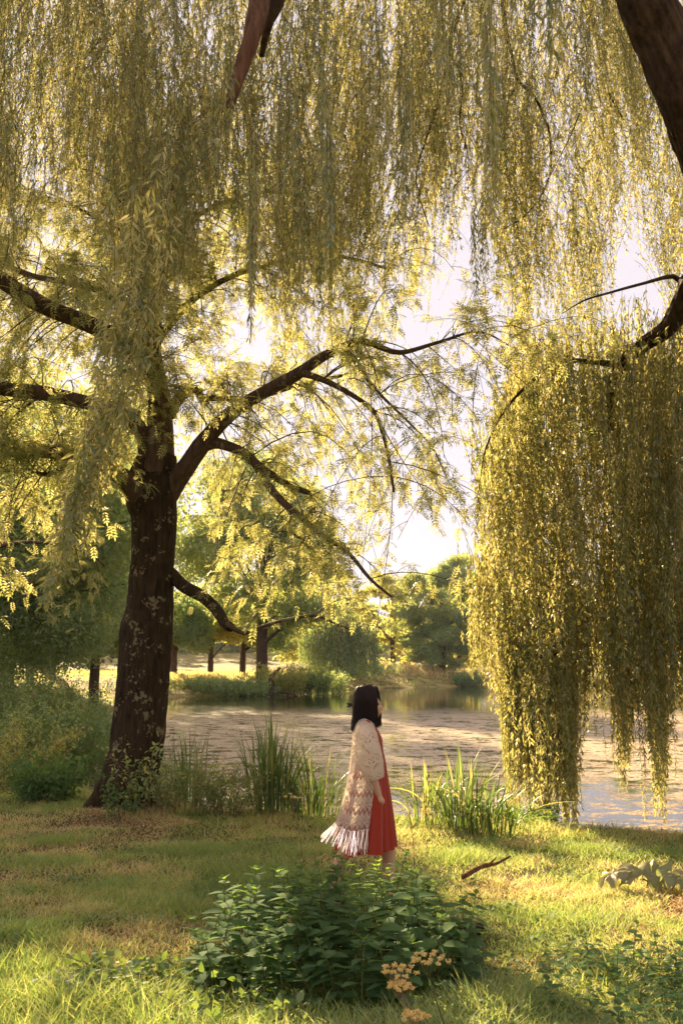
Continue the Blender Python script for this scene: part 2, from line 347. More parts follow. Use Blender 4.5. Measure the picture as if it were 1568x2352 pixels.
OUT=[(-200,640),(0,600),(150,620),(300,690),(420,720),(500,560),(550,600),(600,620),(640,820),(760,830),(850,760),(950,720),(1030,640),(1060,600),(1110,640),(1140,700),(1160,860),(1280,860),(1390,780),(1420,560),(1480,580),(1530,700),(1568,860),(1800,900)]
def curtain(n,u0,u1,d0,d1,vtop,outl,L0,L1,jit=60,**k):
    u=R.uniform(u0,u1,n); d=R.uniform(d0,d1,n)
    # clumped along u and depth
    u=u+26*np.sin(u*.021+d*2.1)+14*np.sin(u*.06+d)
    nc=max(4,n//22); ci=R.randint(0,nc,n); fr_=R.rand(n)<.72
    cu=R.uniform(u0,u1,nc); cd=R.uniform(d0,d1,nc); cr=R.rand(nc)
    u=np.where(fr_,cu[ci]+R.normal(size=n)*(14+16*cr[ci]),u); d=np.where(fr_,cd[ci]+R.normal(size=n)*.22,d)
    vb=lerp(outl,u)+R.normal(size=n)*jit*.5-abs(R.normal(size=n))*jit*.5
    v=vtop+(vb-vtop)*np.where(fr_,np.clip((R.rand(nc)[ci])**k.pop('pw',.7)+R.normal(size=n)*.07,0,1.02),R.rand(n)**.8)
    tips=np.array([P(a,b,c) for a,b,c in zip(u,v,d)])
    strands(mL,mT,tips,R.uniform(L0,L1,n),**k)
curtain(6200,-160,1800,10.5,17,-150,OUT,.8,2.1,leaf=.09,gap=.028,wid=.19,out=.75,sway=.14,fan=(25,75),wob=.25)
curtain(1150,-160,760,7.5,10.5,-150,OUT,.7,1.7,leaf=.085,gap=.026,wid=.18,out=.6,sway=.12,fan=(25,70),wob=.2)
curtain(700,760,1700,8,11,-150,[(700,520),(900,540),(1000,470),(1100,420),(1300,520),(1500,430),(1700,500)],0.7,1.6,leaf=.08,gap=.027,wid=.18,out=.5,sway=.1,fan=(25,65),wob=.15)
curtain(260,-300,1900,9,18,-700,[(-300,-100),(1900,-100)],1.5,2.5,leaf=.09,gap=.035)
# dark nearer sprays
def spray(cx,vt,vb,d,n,w,lean=(0,0),leaf=.10,wid=.16,pw=.6,L=(.6,1.1)):
    u=cx+R.normal(size=n)*w; v=vt+(vb-vt)*R.rand(n)**pw
    strands(mL,mT,np.array([P(a,b,d+R.normal()*.15) for a,b in zip(u,v)]),R.uniform(L[0],L[1],n),leaf=leaf,wid=wid,gap=.022,out=.08,lean=lean,sway=.04,K=10)
spray(752,300,660,5.2,9,9); spray(1132,230,545,4.8,9,9,leaf=.11); spray(1260,-20,150,4.6,14,38,leaf=.11); spray(575,500,790,6.0,10,9,leaf=.09)
spray(930,200,560,6.2,12,14,leaf=.09); spray(870,150,430,6.2,10,22,leaf=.09); spray(1105,560,690,9,8,10)
spray(660,250,560,6.4,14,26,leaf=.09); spray(515,150,420,6.6,10,16,leaf=.085); spray(1010,-60,260,6.0,12,16,leaf=.085)
# hanging spray in front of the left tree
for k in range(95):
    t=R.rand()**.75
    v=680+(1430-680)*t; cx=lerp([(560,340),(700,300),(900,262),(1050,232),(1200,185),(1350,122),(1440,92)],v); w=lerp([(560,95),(700,75),(900,58),(1050,62),(1200,45),(1350,24),(1440,4)],v)
    u=cx+R.uniform(-1,1)*w
    strands(mL,mT,np.array([P(u,v,6.3+R.uniform(-.5,.5))]),np.array([R.uniform(.7,1.4)]),leaf=.105,wid=.19,gap=.026,out=.16,lean=(-.22 if v>1000 else -.1,0),sway=.12,K=10,fan=(30,85),twig=.0015)
# right-hand column down to the water
LE=[(780,1240),(850,1215),(950,1130),(1050,1100),(1300,1088),(1600,1092),(1700,1140),(1900,1185),(1960,1190)]
n=5200; v=R.uniform(860,1930,n)**1.0; u=R.uniform(1080,1720,n); d=R.uniform(11.2,15.5,n)
nc=260; ci=R.randint(0,nc,n); fr_=R.rand(n)<.7; u=np.where(fr_,R.uniform(1080,1720,nc)[ci]+R.normal(size=n)*17,u); d=np.where(fr_,R.uniform(11.2,15.5,nc)[ci]+R.normal(size=n)*.15,d)
keep=[]
for i in range(n):
    le=lerp(LE,v[i]); dip=lerp([(1085,1600),(1140,1690),(1170,1925),(1325,1925),(1345,1690),(1400,1640),(1420,1800),(1440,1830),(1460,1640),(1490,1700),(1505,1880),(1525,1890),(1545,1700),(1568,1620),(1640,1780),(1720,1600)],u[i])
    keep.append(u[i]>le+4+50*R.rand()**2+12*math.sin(v[i]*.02) and v[i]<dip+R.normal()*18)
keep=np.array(keep); u,v,d=u[keep],v[keep],d[keep]
tips=np.array([P(a,b,min(c,12.4+.6*R.rand()) if b>1600 else c) for a,b,c in zip(u,v,d)])
tips[:,2]=np.maximum(tips[:,2],WZ+.02)
rv=np.interp(u,[1080,1110,1140,1190,1240,1400,1600],[1150,1050,960,900,855,800,760])
Lc=np.clip((v-rv+R.uniform(-30,150,len(u)))*tips[:,1]/F,.3,R.uniform(.9,1.7,len(u)))
strands(mL,mT,tips,Lc,leaf=.10,wid=.21,gap=.022,out=.3,sway=.09,fan=(22,65),wob=.14)
# denser lower skirt that touches the pond
n=260; u=R.uniform(1150,1328,n); tips=np.array([P(a,b,12.3+.8*R.rand()) for a,b in zip(u,R.uniform(1500,1935,n))]); tips[:,2]=np.maximum(tips[:,2],WZ+.02)
strands(mL,mT,tips,R.uniform(.9,1.6,n),leaf=.09,wid=.14,gap=.02,out=.1,sway=.04)
for cx,vb in ((1430,1830),(1508,1890),(1100,1560)):
    n=26; u=cx+R.normal(size=n)*16; tips=np.array([P(a,b,12.2+.3*R.rand()) for a,b in zip(u,1450+(vb-1450)*R.rand(n)**.6)]); tips[:,2]=np.maximum(tips[:,2],WZ+.02)
    strands(mL,mT,tips,R.uniform(.8,1.4,n),leaf=.09,wid=.15,gap=.022,out=.06,sway=.04)
mL.build('crown',M_willow,willow); mT.build('hanging_twigs',M_strand,willow)
# ------------------------------------------------------------------ ash tree at the left
D0=12.7
gz=float(hgt(PG(293,1862)[0],D0)); AB=P(293,1862,D0); AB[2]=gz
ash=empty('ash_tree',tuple(AB),'ash tree with lichened dark trunk and long curved limbs left of the woman','tree')
px=D0/F
q=MB()
prof=[(1900,286,92),(1862,292,76),(1840,296,70),(1800,300,64),(1700,317,58),(1600,325,55),(1500,334,57),(1450,337,57),(1400,344,51),(1300,350,48),(1200,354,50),(1150,349,57),(1110,350,58),(1075,356,50),(1040,364,42)]
tube(q,[P(a,v,D0) for v,a,_ in prof],[r*px*1.02 for _,_,r in prof],110,bump=.008,step=.03,flute=.075)
for a,s in ((-.9,.13),(-.2,.15),(.5,.12),(1.3,.1),(2.4,.12),(-2.2,.1)):   # root flare
    b=AB+np.array([math.sin(a)*.30,-math.cos(a)*.26,0]); e=AB+np.array([math.sin(a)*.62,-math.cos(a)*.5,-.04])
    tube(q,[b+np.array([-math.sin(a)*.16,math.cos(a)*.14,.75]),b+np.array([0,0,.22]),e],[.07,s*1.15,.04],12,bump=.08,step=.08)
q.build('trunk',M_ashbark,ash)
LIMBS=[]   # sampled for twigs: pts, radii, density
def al(pts,r0,r1,d=(D0,D0),seg=12,dens=1.0,nm='limb',mt=None,bump=.07):
    n=len(pts); X=[P(u,v,d[0]+(d[1]-d[0])*i/(n-1)) for i,(u,v) in enumerate(pts)]
    rs=(r0+(r1-r0)*np.linspace(0,1,n)**.62)*px
    limb(ash,nm,X,rs,mt or M_limb,seg=seg,bump=bump,step=.09)
    A,b=resample(X,rs,.15); LIMBS.append((A,b,dens))
al([(368,1110),(372,1030),(372,960),(365,880),(352,800),(362,680),(380,560),(400,430),(430,250)],34,12,(D0,D0+1),16,dens=.9)
al([(348,1110),(357,1050),(358,960),(352,880),(330,760),(320,600),(260,400)],27,10,(D0-.15,D0-.6),14,dens=.8)
al([(335,1120),(338,1060),(334,1015),(318,982),(300,962),(262,938),(200,925),(100,903),(0,892),(-160,870)],22,15,(D0,D0-1.0),12,dens=.8)
al([(330,1150),(305,1120),(278,1092),(235,1062),(180,1047),(100,1036),(0,1035),(-160,1050)],26,14,(D0-.1,D0-1.3),12,dens=.9)
al([(352,860),(300,800),(205,745),(100,702),(0,640),(-120,560)],24,17,(D0,D0-1.5),12,dens=1)
al([(320,720),(240,672),(160,650),(80,635),(0,605)],11,7,(D0+.3,D0+1.5),8,dens=1.2)
al([(385,1130),(408,1100),(432,1066),(470,1012),(530,950),(600,905),(680,860),(740,820),(790,797),(830,783),(870,796),(920,810),(1010,785),(1100,762),(1180,800)],31,1.2,(D0,D0-1.2),14,dens=.62,bump=.08)
al([(690,856),(740,872),(800,902),(858,945),(880,1000),(894,1060),(904,1130)],9,3,(D0-.6,D0-1.2),8,dens=.5)
al([(795,800),(830,852),(872,905),(930,962),(990,1025),(1030,1105)],7,1.5,(D0-.8,D0-.4),6,dens=.5)
al([(455,1030),(490,1018),(530,1027),(575,1050),(620,1120),(660,1163),(700,1195),(740,1230),(800,1270),(850,1330),(900,1372)],17,2.5,(D0-.1,D0-1.6),10,dens=.6)
al([(560,1045),(620,1088),(670,1118),(712,1133)],10,6,(D0-.4,D0-.2),8,dens=.4)
al([(390,950),(405,925),(425,903),(452,893),(462,912),(500,914),(560,916),(620,905),(700,880),(800,860)],17,5,(D0+.3,D0+2.5),10,dens=.8,bump=.2)
al([(392,1318),(425,1348),(465,1370),(498,1402),(515,1430),(528,1440)],17,11,(D0,D0-.9),10,dens=.0,mt=M_ashbark)
al([(520,1432),(560,1455),(600,1440),(650,1425),(720,1414),(760,1428),(800,1445)],6,2,(D0-.9,D0-1.4),6,dens=.25)
al([(700,1195),(722,1165),(700,1240),(660,1212)],6,3,(D0-1,D0-1),6,dens=.4)
al([(362,780),(430,700),(520,640),(640,600),(780,590),(900,620)],12,4,(D0+.5,D0+2),8,dens=1.1)
al([(380,560),(480,480),(620,440),(760,470)],10,3,(D0+1,D0+3),8,dens=.8)
al([(362,700),(300,560),(180,480),(40,460)],10,4,(D0+.5,D0+2.5),8,dens=.9)
al([(180,1047),(110,1090),(60,1075),(0,1083),(-60,1090)],7,4,(D0-.6,D0-1.4),6,dens=.9)
al([(0,1255),(60,1245),(130,1250),(190,1255),(240,1300)],6,3,(D0+3,D0+2),6,dens=.3)
al([(100,903),(30,960),(10,1000)],4,2,(D0-.8,D0-1),5,dens=.8)
# compound leaf: rachis with nine leaflets
tv=[];tf=[]
for i in range(4):
    y=.22+.19*i
    for s in (-1,1):
        b=len(tv); c=.36; sn=s*.94
        ax=np.array([sn*.8,.55,-.12]); ax/=np.linalg.norm(ax); pv=np.array([-ax[1],ax[0],0])
        o=np.array([0,y,-.25*y*y]); l=.34-.02*abs(i-1.5)
        for a_,w_ in ((0,0),(.45,.056),(1,0),(.45,-.056)): tv.append(o+ax*l*a_+pv*w_+np.array([0,0,.02 if w_ else 0]))
        tf.append([b,b+1,b+2,b+3])
b=len(tv); o=np.array([0,.82,-.17])
for a_,w_ in ((0,0),(.45,.056),(1,0),(.45,-.056)): tv.append(o+np.array([w_,.40*a_,-.14*a_]))
tf.append([b,b+1,b+2,b+3]); T_ash=(np.array(tv),[np.array(tf)])
mL,mT=MB(),MB()
secP=[]
Z=np.array([0,0,1.])
for A,rr,dens in LIMBS:
    ln=.15*len(A); k=int(ln*12*dens)
    for _ in range(k):
        t=R.uniform(.22,1)*(len(A)-1); i=int(t); p=A[i]
        tg=nrm(A[min(i+1,len(A)-1)]-A[max(i-1,0)]); d=rand_dirs(1)[0]; d=nrm(d-tg*.6*np.dot(d,tg)+tg*.45+Z*.30)
        l=R.uniform(.6,1.7); s=np.linspace(0,1,7)[:,None]
        c=p+d*l*s+Z*(-.62*l)*s**2+rand_dirs(1)[0]*.12*l*np.sin(s*3)
        if c[-1][2]<2.0: continue
        secP.append((c,l,max(.004,min(rr[min(i,len(rr)-1)]*.35,.011))))
PT=np.array([c for c,_,_ in secP]); tubes(mT,PT,np.array([r for _,_,r in secP]),.003,seg=4)
tw=[];cp=[];cd=[]
for c,l,_ in secP:
    for j in range(int(3+l*3.2)):
        t=R.uniform(.25,1)*6; i=min(int(t),5); p=c[i]+(c[i+1]-c[i])*(t-i)
        d=nrm(nrm(c[i+1]-c[i])*.6+rand_dirs(1)[0]*.9); l2=R.uniform(.18,.5); s=np.linspace(0,1,4)[:,None]
        e=p+d*l2*s+Z*(-.3*l2)*s**2; tw.append(e)
        for q_ in range(R.randint(8,15)):
            cp.append(e[R.randint(1,4)]); cd.append(d*.5+rand_dirs(1)[0]*.8+np.array([0,0,-.28]))
tubes(mT,np.array(tw),.004,.0015)
cp=np.array(cp);cd=np.array(cd); k_=cp[:,2]>1.74+(.025+.075*R.rand(len(cp)))*cp[:,1]; cp,cd=cp[k_],cd[k_]; m_=len(cp); print('ash compounds',m_)
mL.scatter(T_ash[0],T_ash[1],frames(cd,Z+.5*rand_dirs(m_)),cp,R.uniform(.09,.19,m_),np.clip(.5+.27*R.normal(size=m_),0,1))
mL.build('crown',M_ash,ash); mT.build('twigs',M_twig,ash)
# ------------------------------------------------------------------ trees beyond
def tree(name,label,base,h,blobs,nclump,nleaf,ls,mt,tr,cat='tree',group=None,lean=0,trunkmat=None,clr=.11,bare=.3,forks=7,base_r=None,drop=0,asp=1.):
    """blobs: ellipsoids (dx,dy,z,rx,ry,rz) relative to base; clumps of leaf faces fill them unevenly"""
    x,y=base; z=float(hgt(x,y)); t=empty(name,(x,y,z),label,cat,group)
    q=MB(); top=h*.72
    tube(q,[(x,y,z-.2),(x+lean*.1,y,z+h*.03),(x+lean*.4,y,z+h*.25),(x+lean*.8,y,z+h*.5),(x+lean,y,z+top)],[tr*1.5,tr*1.05,tr*.85,tr*.5,tr*.12],12,bump=.1,step=h*.04)
    vol=np.array([b[3]*b[4]*b[5] for b in blobs])**.7; pick=R.choice(len(blobs),nclump,p=vol/vol.sum())
    B=np.array(blobs,float)[pick]; d=rand_dirs(nclump); d[:,2]=d[:,2]*.9+.08; rr=R.rand(nclump)**.28
    C=np.array([x,y,z])+B[:,:3]+d*B[:,3:]*rr[:,None]
    for i in R.choice(nclump,min(nclump,forks),replace=False):
        c=C[i]; a=np.array([x+lean*.5,y,z+min(max((c[2]-z)*.6,bare*h*.8),top)*R.uniform(.7,1)]); mid=(a+c)/2+np.array([0,0,.04*h])
        tube(q,[a,mid,c],[tr*.38,tr*.2,tr*.06],6,step=h*.06)
    q.build('trunk',trunkmat or M_fartrunk,t)
    n=nleaf; pi=R.randint(0,nclump,n); cr=h*clr*R.uniform(.6,1.3,nclump)
    off=rand_dirs(n)*(R.rand(n)**.45)[:,None]*cr[pi][:,None]*np.array([1.15,1.15,.72])
    p=C[pi]+off
    if drop: p[:,2]-=drop*R.rand(n)**2*h
    p[:,2]=np.maximum(p[:,2],z+.1)
    o=nrm(off+rand_dirs(n)*1.1*cr[pi][:,None]); dd=rand_dirs(n)+np.array([0,0,-.4])
    q=MB(); q.scatter(T_q[0],T_q[1],frames(dd,o),p,np.stack([ls*asp*R.uniform(.6,1.1,n),ls*R.uniform(.7,1.4,n),np.full(n,ls)],-1),np.clip(.28+.25*R.rand(nclump)[pi]+.45*R.rand(n)*R.rand(n)+.1*R.normal(size=n),0,1))
    q.build('crown',mt,t); return t
def far_willow(name,label,base,h,w,n,leaf,mt=M_mid,group=None):
    x,y=base; z=float(hgt(x,y)); t=empty(name,(x,y,z),label,'tree',group); q=MB()
    tube(q,[(x,y,z-.2),(x,y,z+h*.2),(x+.2,y,z+h*.6)],[h*.05,h*.04,h*.02],10,step=.4,bump=.1); q.build('trunk',M_fartrunk,t)
    a=R.uniform(0,6.28,n); r=R.rand(n)**.5; hz=h*(1-.34*r**2.2)*R.uniform(.72,1,n); bot=h*.03+h*.35*R.rand(n)**2
    tip=np.stack([x+np.cos(a)*r*w,y+np.sin(a)*r*w,z+bot],-1); q=MB(); qt=MB()
    strands(q,qt,tip,np.maximum(hz-bot,.6),leaf=leaf,wid=.28,gap=.15,out=.4,K=10,twig=.006)
    q.build('crown',mt,t); qt.build('hanging_twigs',M_twig,t)
def G(u,y): return ((u-784)/F*y*1.0,y)
def px_(n,y): return n*y/F
# left park trees, in shade, foliage down low
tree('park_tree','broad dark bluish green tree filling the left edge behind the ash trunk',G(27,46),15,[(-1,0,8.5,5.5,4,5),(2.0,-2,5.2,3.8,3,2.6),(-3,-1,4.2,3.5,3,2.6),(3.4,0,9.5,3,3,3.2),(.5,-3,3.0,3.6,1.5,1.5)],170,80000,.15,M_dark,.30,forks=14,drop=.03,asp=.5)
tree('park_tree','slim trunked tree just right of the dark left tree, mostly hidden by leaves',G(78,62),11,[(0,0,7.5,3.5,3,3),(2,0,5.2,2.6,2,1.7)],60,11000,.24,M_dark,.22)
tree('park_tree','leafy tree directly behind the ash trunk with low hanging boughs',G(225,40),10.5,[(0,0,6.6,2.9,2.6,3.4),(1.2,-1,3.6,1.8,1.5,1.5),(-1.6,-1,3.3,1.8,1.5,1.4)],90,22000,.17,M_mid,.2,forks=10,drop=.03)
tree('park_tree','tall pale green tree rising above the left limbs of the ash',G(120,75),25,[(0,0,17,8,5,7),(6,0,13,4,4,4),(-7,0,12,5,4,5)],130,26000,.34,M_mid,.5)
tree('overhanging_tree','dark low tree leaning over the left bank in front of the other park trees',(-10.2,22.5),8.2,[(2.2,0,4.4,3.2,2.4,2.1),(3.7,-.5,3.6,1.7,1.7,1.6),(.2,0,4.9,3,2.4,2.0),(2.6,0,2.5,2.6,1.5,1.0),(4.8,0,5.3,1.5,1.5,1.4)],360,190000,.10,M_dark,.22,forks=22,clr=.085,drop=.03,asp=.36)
# trees across the water
tree('broad_tree','tallest hazy tree on the far bank between the ash trunk and the open sky',G(603,72),17.5,[(-.8,1,12.5,4.2,3.5,4.2),(-3.6,0,9.6,3,3,3.2),(2.6,0,11,2.8,3,3.4),(0,0,6,3.6,3,2.4),(3.2,-1,6.6,2.6,2,2.6),(-1.5,0,15.5,2.4,2,2)],210,70000,.19,M_mid,.42,forks=16,clr=.068)
tree('small_oak','small oak with crooked dark trunk and yellowing leaves on the far meadow',G(487,78),6.6,[(0,0,4.4,2.6,2.2,1.5),(1.6,0,3.6,1.6,1.6,1.0),(-1.9,0,3.9,1.6,1.6,1.2)],70,16000,.16,M_gold,.23,forks=9)
tree('small_oak','bluish green low tree at the far bank close beside the ash trunk',G(404,74),6.8,[(0,0,4.2,2.6,2.2,2.0),(1.4,-.5,3.0,1.6,1.6,1.2)],70,20000,.15,M_dark,.25,forks=9)
tree('broad_tree','dark round leafed bush like tree right of the small oak',G(560,80),7.5,[(.5,0,4.6,3.4,2.4,2.2),(2.6,0,3.6,2,2,1.6)],80,20000,.17,M_dark,.25)
far_willow('far_weeping_willow','small drooping grey green weeping willow on the far bank left of the womans head',G(778,90),7.0,3.6,900,.30,M_dark)
tree('round_tree','big round topped green tree on the far bank right of the womans head',G(1012,104),12.6,[(0,0,6.6,4.4,3.6,5.0),(1.6,1,9.2,2.6,2.4,2.6),(-2.0,0,4.0,3.0,2.4,3.4),(2.8,0,3.6,2.6,2,3.2),(0,-1,2.2,4.2,2,2)],170,60000,.21,M_mid,.4,clr=.07,drop=.02)
tree('golden_tree','golden topped tree peeping over the round tree on the far bank',G(1052,118),14.4,[(0,0,9.5,4.6,3,4.4),(3,0,8,3,3,4),(0,0,3,5,2,3)],70,14000,.3,M_gold,.4,clr=.075)
tree('golden_tree','pale golden tree behind the small far willow',G(900,112),12.2,[(-1,0,7.0,3.4,3,4.2),(2.4,0,5,2.6,2,3.2),(0,0,2.2,4.5,2,2.2)],70,9000,.3,M_gold,.3,clr=.08)
tree('golden_tree','thin pale tree between the far willow and the tallest far tree',G(720,110),13.5,[(0,0,8.2,3.6,3,4.8),(1.5,0,4,3,2,3),(-2,0,2.2,4,2,2.2)],60,9000,.3,M_gold,.3,clr=.08)
k=0
nm=['rightmost of the trees glimpsed through the willow curtain','tree glimpsed through the willow curtain, second from the right','tree glimpsed through the left part of the willow curtain','tree glimpsed behind the middle of the willow curtain']
for u,y,h in ((1640,112,13),(1450,122,12.5),(1180,116,11.5),(1310,126,12)):
    tree('background_tree',nm[k],G(u,y),h,[(0,0,h*.55,h*.36,h*.3,h*.42),(h*.25,0,h*.38,h*.26,h*.2,h*.3)],70,11000,.34,M_mid,.35); k+=1
lab=['hazy tree of the distant wood at its far left end','hazy tree of the distant wood behind the tall pale left tree','hazy tree of the distant wood behind the ash trunk','hazy tree of the distant wood just right of the ash trunk','hazy tree of the distant wood behind the tallest far tree','hazy tree of the distant wood behind the small far willow','hazy tree of the distant wood behind the round tree','hazy tree of the distant wood behind the willow column','hazy tree of the distant wood at its far right end']
for i,u in enumerate((-120,60,250,430,600,790,1000,1260,1520)):
    y=180+10*math.sin(i*2.3); h=(23,22,21,20,19,14,16,17,19)[i]*.85
    tree('distant_tree',lab[i],G(u,y),h,[(0,0,h*.5,h*.55,h*.3,h*.48),(h*.4,0,h*.2,h*.4,h*.2,h*.34),(-h*.42,0,h*.2,h*.4,h*.2,h*.33),(0,-1,h*.12,h*.5,h*.2,h*.2)],120,14000,.6,M_gold if i%3==1 else M_mid,.5,group='trees of the distant wood')
# pale path at far left
q=MB(); V,f=mb_grid(np.linspace(-60,-18,30),np.linspace(0,1,4),lambda X,Y:X*0)
V2=V.copy(); V2[:,1]=78+V[:,1]*3.0+.10*(V[:,0]+30); V2[:,2]=hgt(V2[:,0],V2[:,1])+.12; q.add(V2,[f]); tag(q.build('path',plain('path_gravel',(.45,.40,.33))),kind='structure')
# ------------------------------------------------------------------ grass
Zu=np.array([0,0,1.])
T_g=(np.array([(-.5,0,0),(.5,0,0),(-.42,.45,.10),(.42,.45,.10),(-.25,.8,.3),(.25,.8,.3),(0,1,.5)]),[np.array([[0,1,3,2],[2,3,5,4]]),np.array([[4,5,6]])])
mG=MB()
def dryness_and_sun(x,y):
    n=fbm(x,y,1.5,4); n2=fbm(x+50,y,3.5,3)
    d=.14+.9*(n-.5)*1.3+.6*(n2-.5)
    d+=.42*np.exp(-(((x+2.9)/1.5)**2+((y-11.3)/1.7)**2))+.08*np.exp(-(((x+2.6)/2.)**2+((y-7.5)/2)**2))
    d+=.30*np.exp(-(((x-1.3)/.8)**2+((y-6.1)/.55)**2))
    d+=.34*np.exp(-(((x-1.9-.5*(9-y))/1.5)**2+((y-8.8)/1.7)**2)**1.5)  # sunlit strip at right painted in as paler straw colour, not drier grass
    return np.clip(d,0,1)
def grass(n,x0,x1,y0,y1,h,wd,pw=1.,tuft=.5,far=False,hint=None,dry=None,wedge=.40):
    y=y0+(y1-y0)*R.rand(n)**pw; x=R.uniform(x0,x1,n)
    k=abs(x)<wedge*y+1.0; x=x[k];y=y[k]
    nn=fbm(x,y,2.3 if not far else .5,3); keep=R.rand(len(x))<np.clip(.5+1.9*(nn-.32),.45,1)
    x=x[keep];y=y[keep];nn=nn[keep]; z=hgt(x,y); k=(z>WZ+.03); x,y,z,nn=x[k],y[k],z[k],nn[k]; n=len(x)
    dv=dryness_and_sun(x,y) if not far else np.clip(.35+.9*(fbm(x,y,.22,3)-.5),0,1)
    if dry is not None: dv=dv*0+dry
    H=h*R.uniform(.45,1.25,n)*(1+tuft*4*np.clip(nn-.52,0,1))*np.where(dv>.6,.75,1)
    lean=R.normal(size=(n,3))*np.where(dv>.55,.95,.48)[:,None]; lean[:,2]=0
    d=nrm(np.array([0,0,1.])+lean)
    M=frames(d,rand_dirs(n))
    M[:,0]=nrm(np.cross(d,rand_dirs(n))); M[:,2]=np.cross(M[:,0],M[:,1]); M[:,2]*=np.where(M[:,2,2]>0,-1,1)[:,None]
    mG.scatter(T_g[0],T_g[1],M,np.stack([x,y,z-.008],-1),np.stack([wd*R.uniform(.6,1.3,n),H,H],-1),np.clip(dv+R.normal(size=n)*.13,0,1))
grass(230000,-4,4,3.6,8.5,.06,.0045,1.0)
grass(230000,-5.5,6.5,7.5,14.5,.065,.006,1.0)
grass(26000,-1.9,1.2,3.9,5.6,.15,.006,1.0,dry=.12)
grass(16000,-.4,1.6,4.2,6.0,.13,.006,1.0,dry=.22)
grass(14000,-1.5,6,10.6,13.8,.11,.007,1.0,dry=.3)
grass(30000,-14,-2.0,13,32,.16,.015)
grass(60000,-60,70,56,125,.30,.07,.9,far=True)
grass(15000,-60,-8,30,60,.25,.04)
for (cx,cy) in [(-2.6,9.2),(-1.7,8.3),(-3.3,7.6),(-2.2,6.9),(-1.2,7.6),(-2.9,10.4),(-1.4,9.9),(-.9,9.0),(-1.9,6.1),(-2.6,5.5),(2.9,7.2),(2.3,9.9),(3.4,9.2),(1.2,9.4),(-.4,8.6),(-3.7,9.6),(1.7,7.3)]:
    n=1500; x=cx+R.normal(size=n)*.22; y=cy+R.normal(size=n)*.16; z=hgt(x,y); H=.11*R.uniform(.5,1.3,n); d=nrm(Zu+R.normal(size=(n,3))*np.array([.4,.4,0])); M=frames(d,rand_dirs(n)); M[:,2]*=np.where(M[:,2,2]>0,-1,1)[:,None]
    mG.scatter(T_g[0],T_g[1],M,np.stack([x,y,z-.01],-1),np.stack([np.full(n,.0055),H,H],-1),np.clip(.08+.12*R.normal(size=n),0,1))
tag(mG.build('grass',M_grass),'meadow grass with straw coloured and green patches','grass',kind='stuff')
# tall rusty meadow growth on the far bank
q=MB(); n=16000; y=R.uniform(88,112,n); x=R.uniform(-9,16,n); z=hgt(x,y); k=(z>.3)&(y>95+x*.45); x,y,z=x[k],y[k],z[k]; n=len(x)
H=R.uniform(.2,.5,n); d=nrm(np.array([0,0,1.])+R.normal(size=(n,3))*.15); q.scatter(T_g[0],T_g[1],frames(d,rand_dirs(n)),np.stack([x,y,z],-1),np.stack([H*.15,H,H*.3],-1),R.uniform(.5,1,n))
n=9000; y=R.uniform(68,80,n); x=R.uniform(-14,-3,n); z=hgt(x,y); k=(z>.05)&(fbm(x,y,.4,3)>.42); x,y,z=x[k],y[k],z[k]; n=len(x); H=R.uniform(.2,.5,n); d=nrm(np.array([0,0,1.])+R.normal(size=(n,3))*.15); q.scatter(T_g[0],T_g[1],frames(d,rand_dirs(n)),np.stack([x,y,z],-1),np.stack([H*.15,H,H*.3],-1),R.uniform(.3,.8,n))
tag(q.build('tall_meadow_growth',M_grass),'tall rusty seeding weeds along the far bank','meadow',kind='stuff')
# fallen leaves
q=MB(); n=16000; y=R.uniform(4,13,n); x=R.uniform(-4.5,4.5,n); k=(fbm(x,y,1.5,4)>.54)|(R.rand(n)<.10)|((((x+1.2)/.5)**2+((y-6.3)/.35)**2)<1)|((((x-1.2)/.4)**2+((y-6.2)/.3)**2)<1)|((((x-1.9)/.6)**2+((y-7.2)/.25)**2)<1); x,y=x[k],y[k]; z=hgt(x,y); n=len(x)
d=rand_dirs(n); d[:,2]*=.3; q.scatter(T_q[0],T_q[1],frames(d,np.array([0,0,1.])+.5*rand_dirs(n)),np.stack([x,y,z+.015],-1),np.stack([.022*R.uniform(.5,1.2,n),.05*R.uniform(.6,1.5,n),np.full(n,.03)],-1),R.uniform(.62,1,n))
tag(q.build('fallen_leaves',leafmat('dead_leaf',[(.13,.06,.025),(.26,.11,.045),(.34,.20,.10)],[(.08,.03,.01),(.16,.07,.02),(.2,.11,.04)],gloss=.02)),'scattered brown fallen leaves and straw','leaf litter',kind='stuff')
# floating bits on the pond
q=MB(); n=30000; y=9+30*R.rand(n)**1.2; x=R.uniform(-6,14,n); k=(pond_sd(x,y)<-.1)&(fbm(x,y*1.6,.6,4)>.5); x,y=x[k],y[k]; n=len(x)
d=rand_dirs(n); d[:,2]=0; q.scatter(T_q[0],T_q[1],frames(d,np.array([0,0,1.])+.05*rand_dirs(n)),np.stack([x,y,np.full(n,WZ+.006)],-1),np.stack([.025*R.uniform(.4,1.3,n),.05*R.uniform(.4,1.3,n),np.full(n,.01)],-1),R.uniform(.1,.8,n))
tag(q.build('floating_pondweed',M_grass),'specks of leaf and pondweed floating on the pond','pondweed',kind='stuff')
